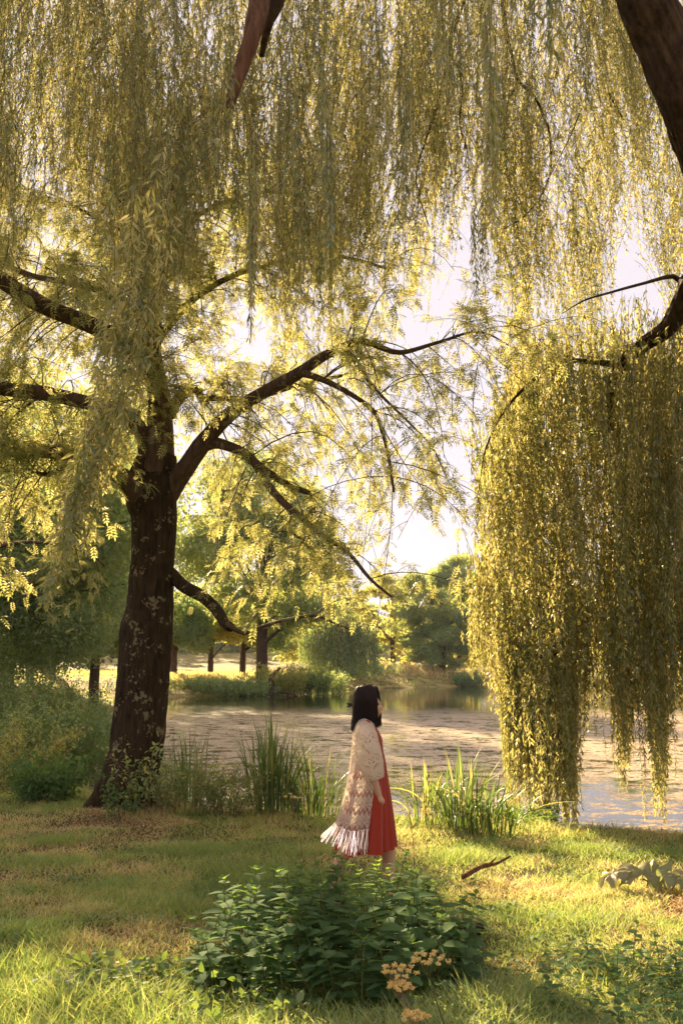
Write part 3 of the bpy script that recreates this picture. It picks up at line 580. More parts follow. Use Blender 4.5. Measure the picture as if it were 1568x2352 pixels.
# ------------------------------------------------------------------ leaf templates with teeth
def toothed(n=9,w=.30,tooth=.16,fold=.10,droop=.22):
    V=[];Fq=[]
    for i in range(n+1):
        t=i/n; ww=w*(math.sin(math.pi*min(1,t**.72))**.8)*(1-.15*t)+.003
        if i%2 and i<n: ww*=1+tooth
        y=t-(0 if i%2==0 else .02); zz=-droop*t*t
        V+= [(-ww,y,zz+fold*ww*2),(0,t,zz),(ww,y,zz+fold*ww*2)]
    for i in range(n):
        a=3*i; Fq+=[[a,a+1,a+4,a+3],[a+1,a+2,a+5,a+4]]
    return np.array(V,float),[np.array(Fq)]
T_n=toothed(); 
def ribbons(mb,PTS,w,hint,rnd,fold=.25):
    """long blades: PTS (n,k,3), V-folded"""
    n,k,_=PTS.shape; T=nrm(np.gradient(PTS,axis=1)); S=nrm(np.cross(T,hint[:,None,:])); N=np.cross(S,T)
    s=np.linspace(0,1,k); pr=np.minimum(1,(.55+1.2*s))*np.clip((1-s)*3.2,0.03,1)
    W=(w[:,None]*pr[None])[:,:,None]
    V=np.stack([PTS-S*W+N*W*fold,PTS,PTS+S*W+N*W*fold],2).reshape(-1,3)
    i=np.arange(k-1)*3; f=np.concatenate([np.stack([i,i+1,i+4,i+3],-1),np.stack([i+1,i+2,i+5,i+4],-1)])
    mb.add(V,[(f[None]+(np.arange(n)*k*3)[:,None,None]).reshape(-1,4)],np.repeat(rnd,k*3))
def reed_clump(label,u,v,n,h,spread,w=.015,bend=.55,dead=.12,lean=(0,0)):
    b=PG(u,v,-.05); b[2]=float(hgt(b[0],b[1])); b[2]=max(b[2],WZ-.05)
    t=empty('reed_clump',b,label,'reeds','clumps of reeds along the pond edge'); q=MB()
    a=R.uniform(0,6.28,n); r=R.rand(n)**.6*spread; base=b+np.stack([np.cos(a)*r,np.sin(a)*r*.7,np.zeros(n)-.04],-1)
    H=h*R.uniform(.45,1.08,n)*(1-.25*r/spread); od=np.stack([np.cos(a)+R.normal(size=n)*.6+lean[0],np.sin(a)+R.normal(size=n)*.6,np.zeros(n)],-1); od=nrm(od)
    bd=bend*R.uniform(.15,1.2,n)*(.5+r/spread); s=np.linspace(0,1,11)[None,:,None]
    X=base[:,None]+np.array([0,0,1.])*H[:,None,None]*(s-.35*(bd[:,None,None])*s**3)+od[:,None]*H[:,None,None]*(bd[:,None,None]*(.25*s+.75*s**2.6))
    kk=R.rand(n)<.13; X[kk]+= (np.array([0,0,-1.])*H[kk][:,None,None]*.5*np.clip(s-.6,0,1)*2.0)
    ribbons(q,X,w*R.uniform(.6,1.2,n)*.6,nrm(od+.3*rand_dirs(n)),np.where(R.rand(n)<dead,.95,R.uniform(0,.6,n)))
    q.build('foliage',M_reed,t); return t
reed_clump('tall dark reeds directly left of the woman, arching over the water',622,1868,190,1.5,.30,w=.017,bend=.4)
reed_clump('lower spiky reeds close behind the womans fringe',718,1872,130,1.15,.32,w=.016,bend=.55)
reed_clump('reeds just right of the ash trunk, half behind dry weeds',430,1840,80,1.45,.35,w=.016,bend=.35)
reed_clump('reeds growing in the water edge beyond the dry weeds',520,1850,36,.9,.3,bend=.7,dead=.3)
reed_clump('arching reeds right of the woman nearest to her',985,1905,75,1.05,.26,bend=.7,dead=.2)
reed_clump('bright arching reeds in the middle of the right clump',1068,1925,110,1.15,.26,bend=.6,dead=.2)
reed_clump('reeds at the foot of the hanging willow column',1135,1932,80,.9,.28,bend=.75,dead=.25)
reed_clump('drooping grassy blades left of the ash trunk',232,1790,45,.75,.35,bend=1.0)
# ------------------------------------------------------------------ nettles
Zu=np.array([0,0,1.])
def nettle_meshes(h,seed):
    R.seed(seed); q,s_=MB(),MB(); k=7; s=np.linspace(0,1,k)[:,None]; ln=nrm(np.array([R.normal(),R.normal(),0]))*R.uniform(.05,.28)
    C=Zu*h*s+ln*h*s**2; tube(s_,C,np.linspace(.004,.002,k),5)
    pos=[];dr=[];sc=[];nodes=int(h/.062)
    for i in range(nodes):
        t=(i+1.2)/(nodes+.6); 
        if t<.12: continue
        p=np.array([np.interp(t,s[:,0],C[:,j]) for j in range(3)]); a0=i*math.pi/2+R.normal()*.25
        for side in (0,1):
            a=a0+side*math.pi; up=.55*t-.15+R.normal()*.12; d=np.array([math.cos(a),math.sin(a),up]); pt=p+nrm(d)*.025*(1.2-t)
            L_=(.115 if t<.8 else .115*(1.25-t)*2.0)*R.uniform(.75,1.12); pos.append(pt); dr.append(d); sc.append(L_)
            tube(s_,[p,pt],[.0012,.001],3)
            if R.rand()<.35 and t<.85:
                d2=np.array([math.cos(a+.8),math.sin(a+.8),up]); pos.append(p+nrm(d2)*.02); dr.append(d2); sc.append(L_*.5)
    a=R.uniform(0,6.28); tip=C[-1]
    for j in range(4): pos.append(tip); dr.append(np.array([math.cos(a+j*1.57),math.sin(a+j*1.57),1.0])); sc.append(.045)
    pos,dr,sc=np.array(pos),np.array(dr),np.array(sc); n=len(sc)
    q.scatter(T_n[0],T_n[1],frames(dr,Zu+.28*rand_dirs(n)),pos,np.stack([sc*.95,sc,sc],-1),np.clip(np.linspace(.1,.75,n)+R.normal(size=n)*.12,0,1))
    return q,s_
def nettle_bed(label,group,spots,cat='nettle',name='nettle_plant'):
    for i,(x,y,vi,sc,rz) in enumerate(spots):
        t=empty(name,(x,y,float(hgt(x,y))-.01),label,cat,group)
        for src in NV[vi]:
            o=src.copy(); COL.objects.link(o); o.parent=t; o.location=(0,0,0); 
        t.scale=(sc,sc,sc*.83); t.rotation_euler=(R.normal()*.1,R.normal()*.1,rz)
NV=[]
for i in range(6):
    a,b_=nettle_meshes((.40,.48,.56,.62,.68,.72)[i],40+i); fo=a.build('foliage',M_nettle,link=False); stt=b_.build('stem',M_stem,link=False); NV.append((fo,stt))
R.seed(11)
sp=[]
while len(sp)<96:
    x=R.uniform(-.92,.78); y=R.uniform(5.35,6.95)
    e=((x+.02)/.86)**2+((y-6.15)/.8)**2
    if e>1: continue
    edge=1-e; hh=.34+.42*min(1,edge*1.4)+R.normal()*.05-.10*max(0,-x-.3)
    vi=int(np.clip((hh-.40)/.065,0,5)); 
    if min([9]+[(x-a)**2+(y-b)**2 for a,b,*_ in sp])<.008: continue
    sp.append((x,y,vi,R.uniform(.82,1.2),R.uniform(0,6.28)))
nettle_bed('leafy green nettle in the big dark clump in front of the woman','nettles of the dark clump in front of the woman',sp)
sp=[]
while len(sp)<34:
    x=R.uniform(1.05,2.1); y=R.uniform(4.7,6.1)
    if (x-1.05)*1.0<(y-5.6)*.6+.0 or x>.36*y+.15: continue
    if min([9]+[(x-a)**2+(y-b)**2 for a,b,*_ in sp])<.012: continue
    sp.append((x,y,R.randint(0,2),R.uniform(.5,.8),R.uniform(0,6.28)))
nettle_bed('low nettle in the patch at the bottom right corner','nettles in the bottom right corner',sp)
# ------------------------------------------------------------------ ground ivy and small weeds
def lobed():
    V=[(0,0,0)];n=11
    for i in range(n):
        a=-math.pi*.42+(math.pi*1.84)*i/(n-1)+math.pi/2-math.pi*.5; r=.5*(1 if i%2==0 else .86)
        V.append((math.cos(a)*r,.45+math.sin(a)*r,.06*(1 if i%2 else 0)-.0))
    return np.array(V),[np.array([[0,i,i+1] for i in range(1,n)])]
T_i=lobed()
q=MB()
def ivy(n,cx,cy,sx,sy,s=.032,lift=.09):
    x=cx+R.normal(size=n)*sx; y=cy+R.normal(size=n)*sy; z=hgt(x,y)+R.rand(n)*lift*(.4+fbm(x,y,4,2))
    d=rand_dirs(n); d[:,2]*=.3
    q.scatter(T_i[0],T_i[1],frames(d,Zu+.55*rand_dirs(n)),np.stack([x,y,z],-1),s*R.uniform(.5,1.3,n),R.uniform(0,.9,n))
ivy(4200,.75,5.0,.42,.40); ivy(1800,.45,5.75,.3,.3); ivy(700,1.4,6.3,.22,.2); ivy(900,1.75,5.9,.3,.25)
for (cx,cy) in [(-2.3,8.6),(-1.5,7.2),(-3.0,6.4),(-1.1,8.3),(-2.0,9.8),(-2.4,5.2),(-1.5,5.2),(1.2,7.6),(2.6,6.9),(-3.5,8.6),(.9,8.4)]: ivy(110,cx,cy,.12,.1,.035,.06)
ivy(700,-.7,5.4,.25,.2); ivy(400,-1.25,5.7,.18,.16,.04,.14); ivy(300,-.65,6.05,.12,.12,.045,.16); ivy(400,.7,7.1,.2,.25)
tag(q.build('ground_ivy',M_weed),'low carpet of small round leaved weeds','ground cover',kind='stuff')
# ------------------------------------------------------------------ weedy shrubs
def weed_bush(label,x,y,h,w,nst,nl,ls,mt,dryf=.0,cat='bush',arch=.3,stemm=None,group=None,name='bank_shrub',stemr=.004,tmpl=T_w,asp=.28):
    z=float(hgt(x,y)); t=empty(name,(x,y,max(z,WZ)),label,cat,group); q,s_=MB(),MB()
    a=R.uniform(0,6.28,nst); r=R.rand(nst)**.6*w*.5; H=h*R.uniform(.5,1.1,nst); s=np.linspace(0,1,8)[None,:,None]
    od=np.stack([np.cos(a),np.sin(a),0*a],-1); base=np.array([x,y,max(z,WZ)-.03])+od*r[:,None]
    X=base[:,None]+Zu*H[:,None,None]*(s-.3*arch*s**3)+od[:,None]*(H*arch*R.uniform(.3,1.5,nst))[:,None,None]*s**1.8+R.normal(size=(nst,1,3))*.06*h*np.sin(s*4)
    tubes(s_,X,stemr,stemr*.4,seg=4); i=R.randint(0,nst,nl); tt=(.12+.88*R.rand(nl)**.8)*7; j=np.minimum(tt.astype(int),6); fr=(tt-j)[:,None]
    p=X[i,j]*(1-fr)+X[i,j+1]*fr; d=rand_dirs(nl)+np.array([0,0,.1]); p=p+nrm(d)*ls*R.uniform(.0,1.2,nl)[:,None]
    q.scatter(tmpl[0],tmpl[1],frames(d,Zu+rand_dirs(nl)),p,np.stack([ls*asp*R.uniform(.7,1.2,nl),ls*R.uniform(.5,1.2,nl),np.full(nl,ls)],-1),np.clip(R.uniform(0,.7,nl)+dryf*R.rand(nl),0,1))
    q.build('foliage',mt,t); s_.build('stems',stemm or M_stem,t); return t
def gx(u,y): return (u-784)/F*y
weed_bush('bluish leafy clump at the grass edge on the far left',gx(118,13.2),13.2,.62,.75,46,2600,.085,M_nettle,asp=.4)
weed_bush('tall green weeds against the left edge of the bank',gx(25,15.5),15.5,1.35,1.5,60,5200,.08,M_mid)
weed_bush('tall weeds between the left edge and the ash trunk',gx(140,16.5),16.5,1.35,1.5,60,5200,.08,M_weed)
weed_bush('dark weeds in the shade close left of the ash trunk',gx(222,17.5),17.5,1.2,1.0,50,4200,.08,M_dark)
weed_bush('pale feathery shrub behind the left weeds',gx(60,22),22,1.9,2.6,90,9000,.085,M_weed)
weed_bush('mid green shrub on the left bank half behind the ash trunk',gx(205,24),24,1.7,2.2,80,8000,.09,M_mid)
weed_bush('shrub far along the left bank at the picture edge',gx(-10,30),30,1.9,3.0,80,8000,.11,M_mid)
weed_bush('small dark shrub at the waters edge behind the ash trunk',gx(290,21),21,1.2,1.2,50,3500,.09,M_dark)
weed_bush('rust tipped tall weeds in the middle of the left bank',gx(75,14.6),14.6,1.15,1.0,44,2600,.07,M_gold,dryf=.5,stemm=M_drystem)
weed_bush('dry leafy weeds at the right foot of the ash trunk',gx(352,12.1),12.1,.95,.5,22,520,.075,M_mid,dryf=.3,stemm=M_drystem,arch=.4,asp=.4)
weed_bush('wiry brown green tangle of weeds in front of the pond',gx(440,12.5),12.5,.72,1.0,70,2200,.06,M_weed,dryf=.5,stemm=M_drystem,arch=.6)
weed_bush('dry reddish weeds leaning beside the tall reeds',gx(535,12.4),12.4,.72,.7,50,1100,.06,M_weed,dryf=.6,stemm=M_drystem,arch=.6)
weed_bush('little grey green weed at the foot of the ash trunk front',gx(300,11.9),11.9,.5,.3,14,220,.07,M_nettle,asp=.42)
weed_bush('low dark leafy plant at the pond edge under the willow',gx(1180,11.7),11.7,.34,.7,40,1500,.06,M_nettle,asp=.45,arch=.6)
weed_bush('small leafy weed on the grass left of the nettles',gx(600,7.6),7.6,.30,.35,12,130,.07,M_nettle,asp=.55,arch=.6)
weed_bush('low broad leaved weed on the sunny grass at the bottom left',gx(300,6.0),6.0,.16,.35,14,150,.07,M_weed,asp=.6,arch=.9)
weed_bush('low sprawling weed beside the left end of the nettle clump',gx(560,5.15),5.15,.20,.6,24,300,.06,M_weed,asp=.6,arch=.9)
for i,(u,y,h,w_,m_,lb) in enumerate([(560,66.5,1.3,5,M_mid,'low reeds and bushes under the tallest far tree'),(650,68,2.2,3.0,M_gold,'yellow green bush right of the leaning far trunk'),(700,70,1.9,3.4,M_weed,'rounded shrub on the far shore'),(745,73,1.7,3.0,M_mid,'grassy shrub at the tip of the far shore'),(480,68,.9,6,M_mid,'low shrubs on the far shore near the ash trunk'),
   (830,95,1.2,7,M_dark,'dark low bushes behind the womans head'),(1075,99,1.7,3,M_dark,'dark bush beside the willow column on the far bank')]):
    weed_bush(lb,gx(u,y),y,h,w_,90,5000,.20,m_,arch=.35,stemr=.012,name='far_shrub')
# ------------------------------------------------------------------ dry stems, flowers, leaves, sticks
def dry_plant(label,pts,r,tops,cat='dried weed',name='dried_weed',leaf=0):
    b=pts[0]; t=empty(name,b,label,cat); q=MB(); tube(q,pts,r,6,step=.03)
    for s_ in tops: tube(q,s_,[r[-1]*.8,r[-1]*.5],4)
    q.build('stem',M_drystem,t)
    q=MB()
    for s_ in tops:
        n=26; a=R.uniform(0,6.28,n); rr=R.rand(n)**.5*.03; p=s_[-1]+np.stack([np.cos(a)*rr,np.sin(a)*rr,.006-rr*.2],-1); q.scatter(T_q[0],T_q[1],frames(rand_dirs(n),rand_dirs(n)),p,np.full(n,.008),R.rand(n))
    q.build('flower_head',M_umbel,t); return t
def up(u,v0,v1,y,lean=0,rs=(.004,.002),tops=5,lab='',spread=.10):
    b=P(u,v0,y); b[2]=float(hgt(b[0],y)); e=P(u+lean,v1,y); m_=(b+e)/2+np.array([.02,0,0]); 
    tp=[[e*.6+m_*.4+ (0 if i%2 else 0)*b, e+np.array([R.normal()*spread,R.normal()*spread*.5,abs(R.normal())*spread*.3])] for i in range(tops)]
    return dry_plant(lab,[b,m_,e],[rs[0],rs[0]*.8,rs[1]],tp)
up(695,1950,1835,9.4,-28,lab='dried seeding weed with bare branches left of the woman',tops=6)
up(570,1900,1770,11.5,-40,lab='bent dry stem in front of the left reeds',tops=4,spread=.14)
up(948,1985,1868,8.2,-8,lab='thin dark dry stem close right of the woman',tops=4,spread=.10)
def umbel(label,u,v,y,size,base_u,green=0.):
    e=P(u,v,y); b=P(base_u,2400,y-.05); b[2]=float(hgt(b[0],b[1])); t=empty('umbel_flower',b,label,'wildflower'); q=MB(); m_=(b*.45+e*.55)+np.array([-.03,0,.02]); hub=e-Zu*size*.55
    tube(q,[b,m_,hub],[.005,.004,.003],6,step=.04); qf=MB(); n=16
    for i in range(n):
        a=i*2.4; r=size*math.sqrt((i+.5)/n)*.5; c=e+np.array([math.cos(a)*r,math.sin(a)*r,-r*.25+R.normal()*.005]); tube(q,[hub,(hub+c)/2+np.array([0,0,-.004]),c],[.0012,.001,.0008],3)
        k=48; o=rand_dirs(k)*.013*R.rand(k)[:,None]**.5; o[:,2]*=.6; qf.scatter(T_q[0],T_q[1],frames(rand_dirs(k),rand_dirs(k)),c+o,np.full(k,.0075),R.rand(k))
    q.build('stem',M_stem if green else M_drystem,t); qf.build('flower_head',M_umbel,t)
umbel('tallest greenish umbel flower at the bottom of the picture',985,2190,4.75,.19,1045,1)
umbel('golden umbel flower head left of the tallest one',915,2218,4.65,.17,1005)
umbel('small golden umbel below the tallest, second from the bottom',918,2256,4.6,.12,1000)
umbel('lowest golden umbel flower near the bottom edge',952,2325,4.5,.12,1012)
# big withered leaves on the sunny grass
bx,by=gx(1445,8.15),8.15
for i,(dx,dy,s,az,tl,lb) in enumerate([(0,-.02,.40,.4,.35,'largest withered lobed leaf on the sunny grass at the right'),(.36,-.15,.30,-.9,.2,'withered curled leaf at the right end of the withered leaf patch'),(-.22,.05,.27,2.2,.3,'withered leaf at the left end of the leaf patch'),(.12,.12,.3,1.4,.6,'upright withered leaf at the back of the leaf patch'),(.2,-.22,.28,-2.2,.15,'withered leaf lying at the front of the leaf patch')]):
    q=MB(); nR,nA=7,40; th=np.linspace(-2.7,2.7,nA); V=[(0,0,0)]
    for k in range(1,nR+1):
        rr=k/nR; lob=.5*(1-.30*abs(np.sin(th*2.6))**3*rr)*(1-.1*np.abs(th)/2.7)+.012*np.sin(th*17)*rr
        for j in range(nA): V.append((math.sin(th[j])*lob[j]*rr,math.cos(th[j])*lob[j]*rr,(.10*rr*math.sin(th[j]*7+1)*rr-.22*rr*rr+.10*rr)+.01*R.normal()))
    f3=np.array([[0,1+j,2+j] for j in range(nA-1)]); f4=np.array([[1+(k-1)*nA+j,1+k*nA+j,2+k*nA+j,2+(k-1)*nA+j] for k in range(1,nR) for j in range(nA-1)])
    d=np.array([math.sin(az),math.cos(az),tl]); M=frames(d[None],np.array([[.1,-.35,1.]])); x_,y_=bx+dx,by+dy; b=np.array([x_,y_,float(hgt(x_,y_))+.14])
    t=empty('withered_leaf',(x_,y_,b[2]-.1),lb,'leaf'); q.scatter(np.array(V),[f3,f4],M,b[None],np.array([s*1.15]),np.array([R.rand()])); q.build('leaf_blade',M_wither,t)
    q=MB(); tube(q,[(x_+R.normal()*.08,y_+.05,b[2]-.13),(x_,y_+.02,b[2]-.04),b],[.006,.006,.004],6); q.build('leaf_stalk',M_drystem,t)
q=MB(); a,b_=P(1062,2026,8.45),P(1172,1990,9.0); a[2]=float(hgt(a[0],a[1]))+.05; b_[2]=float(hgt(b_[0],b_[1]))+.09; tube(q,[a,a*.6+b_*.4+[0,0,.015],a*.3+b_*.7+[0,0,-.01],b_],[.019,.017,.013,.006],14,bump=.25,step=.02,capstart=True)
tube(q,[a*.5+b_*.5,a*.45+b_*.55+[.06,.02,.06]],[.012,.005],5); tag(q.build('fallen_stick',M_dead),'bare reddish fallen stick on the grass right of the nettles','stick')
q=MB(); a=P(1060,2092,6.95); a[2]=float(hgt(a[0],a[1]))+.045; tube(q,[a+[-.13,0,0],a+[-.03,.02,.015],a+[.14,.03,-.005]],[.05,.06,.045],14,bump=.25,step=.02,capstart=True); tag(q.build('mossy_log',M_wilbark),'short dark mossy log end at the right foot of the nettles','log')
q=MB(); a=P(618,1592,66.6); a[2]=WZ-.05; tube(q,[a,a+[.25,0,.5],a+[.1,.1,1.2],a+[.7,.3,1.9]],[.26,.2,.16,.1],10,bump=.2,step=.15); tube(q,[a+[.2,0,.3],a+[1.2,0,.28],a+[1.9,.1,.05]],[.1,.08,.05],7,bump=.2,step=.2); tag(q.build('waterside_stump',M_fartrunk),'grey split stump leaning at the far shore','stump')
# duck
db=PG(807,1620,WZ); t=empty('duck',db,'tiny dark duck swimming on the pond left of the womans head','duck'); q=MB()
def ring_loft(mb,C,ax,ay,az,seg=14,rnd=.5):
    V=[];th=np.linspace(0,2*np.pi,seg,endpoint=False)
    for c,a,b in zip(C,ay,az): V.append(np.stack([np.full(seg,c[0]),c[1]+np.cos(th)*a,c[2]+np.sin(th)*b],-1))
    V=np.concatenate(V); n=len(C); i=np.arange(n-1)[:,None]*seg; j=np.arange(seg)[None]; k=(j+1)%seg
    mb.add(V,[np.stack([i+j,i+k,i+seg+k,i+seg+j],-1).reshape(-1,4),np.arange(seg)[None],np.arange((n-1)*seg,n*seg)[None]],rnd)
xs_=np.array([-.26,-.2,-.1,0,.1,.16,.19]); C=[(db[0]+a,db[1],db[2]+z) for a,z in zip(xs_,(.10,.07,.05,.05,.06,.08,.09))]; ring_loft(q,C,None,(.01,.06,.095,.10,.085,.05,.01),(.01,.045,.07,.075,.07,.05,.01))
tube(q,[db+[.13,0,.08],db+[.17,0,.15],db+[.18,0,.21]],[.04,.028,.03],10); tube(q,[db+[.15,0,.225],db+[.19,0,.235],db+[.235,0,.225]],[.022,.038,.02],10,capstart=True); q.build('body',plain('duck_feathers',(.03,.028,.026)),t)
q=MB(); tube(q,[db+[.23,0,.225],db+[.26,0,.218],db+[.285,0,.212]],[.014,.013,.006],8); q.build('bill',plain('duck_bill',(.5,.42,.3)),t)
# ------------------------------------------------------------------ the woman
DW=7.15
for _ in range(40):
    wb=P(850,2088,DW); DW+=(wb[2]-float(hgt(wb[0],DW)))*1.5
WZO=0.
def W(u,v,dy=0.0): p=P(u,v,DW); p[1]+=dy; p[2]+=WZO; return p
wo_=W(850,2090); wo_[2]=float(hgt(wo_[0],DW))
woman=empty('person',wo_,'woman in a rust red dress and cream crochet shawl walking right along the pond edge','person')
m,nt,out=mat('skin'); bs=nd(nt,'ShaderNodeBsdfPrincipled',Roughness=.55); bs.inputs['Base Color'].default_value=(.52,.29,.17,1); bs.inputs['Subsurface Weight'].default_value=.15; bs.inputs['Subsurface Radius'].default_value=(.02,.008,.004); nt.links.new(bs.outputs[0],out.inputs[0]); M_skin=m
q=MB()
def lt(pts,rs,seg=16): tube(q,[W(*p) for p in pts],rs,seg,step=.02,capstart=True)
lt([(843,1858,0),(845,1835,0),(850,1775,0),(850,1735,0),(846,1705,0),(844,1682,0),(844,1668,0)],[.09,.11,.085,.085,.088,.08,.05],20)
lt([(842,1676,-.15),(843,1672,0),(844,1676,.15)],[.052,.06,.052])
lt([(842,1685,0),(846,1660,0),(850,1636,0)],[.055,.047,.05])
for s in (-1,1):
    lt([(841,1680,s*.155),(843,1720,s*.185),(850,1765,s*.20),(860,1797,s*.20),(869,1823,s*.195)],[.05,.042,.036,.031,.021])
    # hand: palm, four bent fingers, thumb
    hx,hv=870,1824
    lt([(hx-1,hv-2,s*.195),(hx+1,hv+5,s*.195),(hx+2,hv+12,s*.193)],[.021,.026,.022],10)
    for k,(du,ln) in enumerate(((5,8),(2.0,10),(-1.2,9),(-4.2,7))):
        y=s*(.190+.002*k); lt([(hx+du*.8,hv+10,y),(hx+du*1.15+.5,hv+10+ln*.55,y-s*.004),(hx+du-1.0,hv+10+ln,y-s*.014)],[.0092,.0085,.0068],8)
    lt([(hx+5,hv+3,s*.188),(hx+8.5,hv+8,s*.178),(hx+8.5,hv+14,s*.172)],[.011,.0095,.0075],8)
lt([(843,1850,-.085),(826,1885,-.085),(812,1915,-.085),(792,1948,-.085),(776,1990,-.085),(761,2044,-.085)],[.10,.075,.056,.054,.046,.032])
lt([(847,1850,.085),(870,1890,.085),(888,1920,.085),(892,1950,.085),(893,2000,.085),(893,2060,.085)],[.10,.078,.058,.055,.048,.033])
lt([(757,2046,-.085),(764,2062,-.085),(782,2072,-.085),(795,2080,-.085)],[.03,.033,.028,.018],12)
lt([(888,2068,.085),(896,2078,.085),(914,2082,.085),(930,2084,.085)],[.03,.033,.026,.018],12)
# head, facing +x
nh,nv_=72,56; th=np.linspace(0,2*np.pi,nh,endpoint=False); ph=np.linspace(-np.pi/2,np.pi/2,nv_)
TH,PH=np.meshgrid(th,ph); X=np.cos(PH)*np.cos(TH); Y=np.cos(PH)*np.sin(TH); Zz=np.sin(PH)
hx_=X*.094; hy_=Y*.074; hz_=Zz*.112
low=np.clip(-Zz,0,1); hy_*=1-.38*low**1.5; hx_=np.where(X>0,hx_*(1-.05*low),hx_*(1-.42*low**1.3)); hx_+=.012*low*(X>0)
fr=np.clip(X,0,1)
g_=lambda y0,z0,sy,sz:np.exp(-((hy_-y0)/sy)**2-((hz_-z0)/sz)**2)*fr
hx_+=.020*g_(0,-.018,.010,.016)+.010*g_(0,.004,.009,.02)+.008*g_(0,-.052,.018,.007)+.006*g_(0,-.060,.015,.006)+.010*g_(0,-.092,.022,.016)+.005*g_(0,.03,.05,.012)-.008*(g_(.03,.005,.014,.012)+g_(-.03,.005,.014,.012))
hc=W(845,1616); rt=rad(8); HV=np.stack([hx_*math.cos(rt)+hz_*math.sin(rt)*-1*-1*-1,hy_,hz_*math.cos(rt)+hx_*-math.sin(rt)],-1)
HV[...,0]=hx_*math.cos(rt)-hz_*math.sin(rt)*-1*-1; HV=HV+hc
i=np.arange(nv_-1)[:,None]*nh; j=np.arange(nh)[None]; k=(j+1)%nh
q.add(HV.reshape(-1,3),[np.stack([i+j,i+k,i+nh+k,i+nh+j],-1).reshape(-1,4)])
body=q.build('body',M_skin,woman); md=body.modifiers.new('fuse','REMESH'); md.mode='VOXEL'; md.voxel_size=.0042; md.use_smooth_shade=True; md=body.modifiers.new('soft','SMOOTH'); md.factor=.5; md.iterations=3
for s in (-1,1):
    q=MB(); c=hc+np.array([.078,s*.030,-.004]); tube(q,[c+[-.008,0,0],c+[0,0,0],c+[.006,0,0]],[.006,.010,.003],10,capstart=True); q.build('eye',plain('eye_dark',(.03,.02,.015),.2),woman)
for pts in ([(754,2052,-.085),(764,2068,-.085),(782,2078,-.085),(799,2086,-.085)],[(885,2075,.085),(896,2083,.085),(914,2087,.085),(934,2089,.085)]):
    q=MB(); tube(q,[W(*p) for p in pts],[.034,.035,.032,.02],12,step=.02,capstart=True); q.build('shoe',plain('shoe_leather',(.18,.09,.05)),woman)
# lofted cloth --------------------------------------------------------
def cloth(name,rows,mt,t0=0.,t1=2*np.pi,n=160,m_=90,fold=None,parent=woman,hem=None,sub=1):
    """rows: (v, u_front, u_back, halfwidth, dy)"""
    rows=np.array(rows,float); sv_=np.linspace(0,1,m_); key=np.linspace(0,1,len(rows))
    def ci(c):
        A,_=resample(np.stack([key,rows[:,c]],-1),np.zeros(len(rows)),1e-3); o=np.argsort(A[:,0]); return np.interp(sv_,A[o,0],A[o,1])
    v,uf,ub,hw,dy=[ci(c) for c in range(5)]
    th=np.linspace(t0,t1,n); C=(uf+ub)/2; A_=(uf-ub)/2
    TH,S=np.meshgrid(th,sv_); amp=fold(TH,S) if fold else 0*TH
    uu=C[:,None]+A_[:,None]*np.cos(TH)*(1+amp); vv=v[:,None]+(hem(TH,S) if hem else 0); yy=dy[:,None]+hw[:,None]*np.sin(TH)*(1+amp)
    b=W(784,1176); k=1/ (F*1.0)
    V=np.array([W(a,b_,c) for a,b_,c in zip(uu.ravel(),vv.ravel(),yy.ravel())])
    q=MB(); i=np.arange(m_-1)[:,None]*n; j=np.arange(n-1)[None]
    q.add(V,[np.stack([i+j,i+j+1,i+n+j+1,i+n+j],-1).reshape(-1,4)]); o=q.build(name,mt,parent)
    arc=(TH-t0)*.30; a=o.data.attributes.new('cu','FLOAT','POINT'); a.data.foreach_set('value',arc.ravel().astype(np.float32))
    hgt_=(np.max(vv)-vv)/322.; a=o.data.attributes.new('cv','FLOAT','POINT'); a.data.foreach_set('value',hgt_.ravel().astype(np.float32))
    return o,uu,vv,yy
m,nt,out=mat('rust_linen'); L=nt.links.new; d=nd(nt,'ShaderNodeBsdfPrincipled',Roughness=.85); d.inputs['Base Color'].default_value=(.38,.034,.010,1); d.inputs['Sheen Weight'].default_value=.2
n_=nd(nt,'ShaderNodeTexNoise',Scale=300.0); bp=nd(nt,'ShaderNodeBump',Strength=.15,Distance=.002); L(n_.outputs[0],bp.inputs['Height']); L(bp.outputs[0],d.inputs['Normal'])
tr=nd(nt,'ShaderNodeBsdfTranslucent'); tr.inputs[0].default_value=(.62,.07,.015,1); ms=nt.nodes.new('ShaderNodeMixShader'); ms.inputs[0].default_value=.28; L(d.outputs[0],ms.inputs[1]); L(tr.outputs[0],ms.inputs[2]); L(ms.outputs[0],out.inputs[0]); M_dress=m
def skf(TH,S):
    k=np.clip((S-.02),0,1)**.8
    return k*(.12*np.sin(TH*9+1.3*np.sin(TH*2)+S*1.2)+.045*np.sin(TH*19+2+S*2)+.05*np.sin(TH*5+.6))+.012*np.sin(TH*46)*np.exp(-S*5)
cloth('dress_skirt',[(1733,882,821,.135,0),(1760,886,817,.16,0),(1800,891,808,.19,0),(1850,897,796,.225,0),(1900,902,783,.25,0),(1950,906,776,.268,0)],M_dress,n=260,m_=70,fold=skf,hem=lambda TH,S:S*(-6*np.cos(TH)+1.5*np.sin(TH*5)))
cloth('dress_bodice',[(1652,852,832,.13,0),(1662,862,824,.15,0),(1676,869,821,.155,0),(1695,877,819,.155,0),(1712,879,819,.15,0),(1735,881.5,821.5,.133,0)],M_dress,n=120,m_=40,fold=lambda TH,S:.008*np.sin(TH*9+S*6),hem=lambda TH,S:(1-S)**3*(14*np.clip(np.cos(TH),0,1)**3))
q=MB(); th=np.linspace(0,2*np.pi,60); tube(q,[W(851.5+30.2*math.cos(a),1734,.1345*math.sin(a)) for a in th],.0045,6); q.build('waist_seam',M_dress,woman)
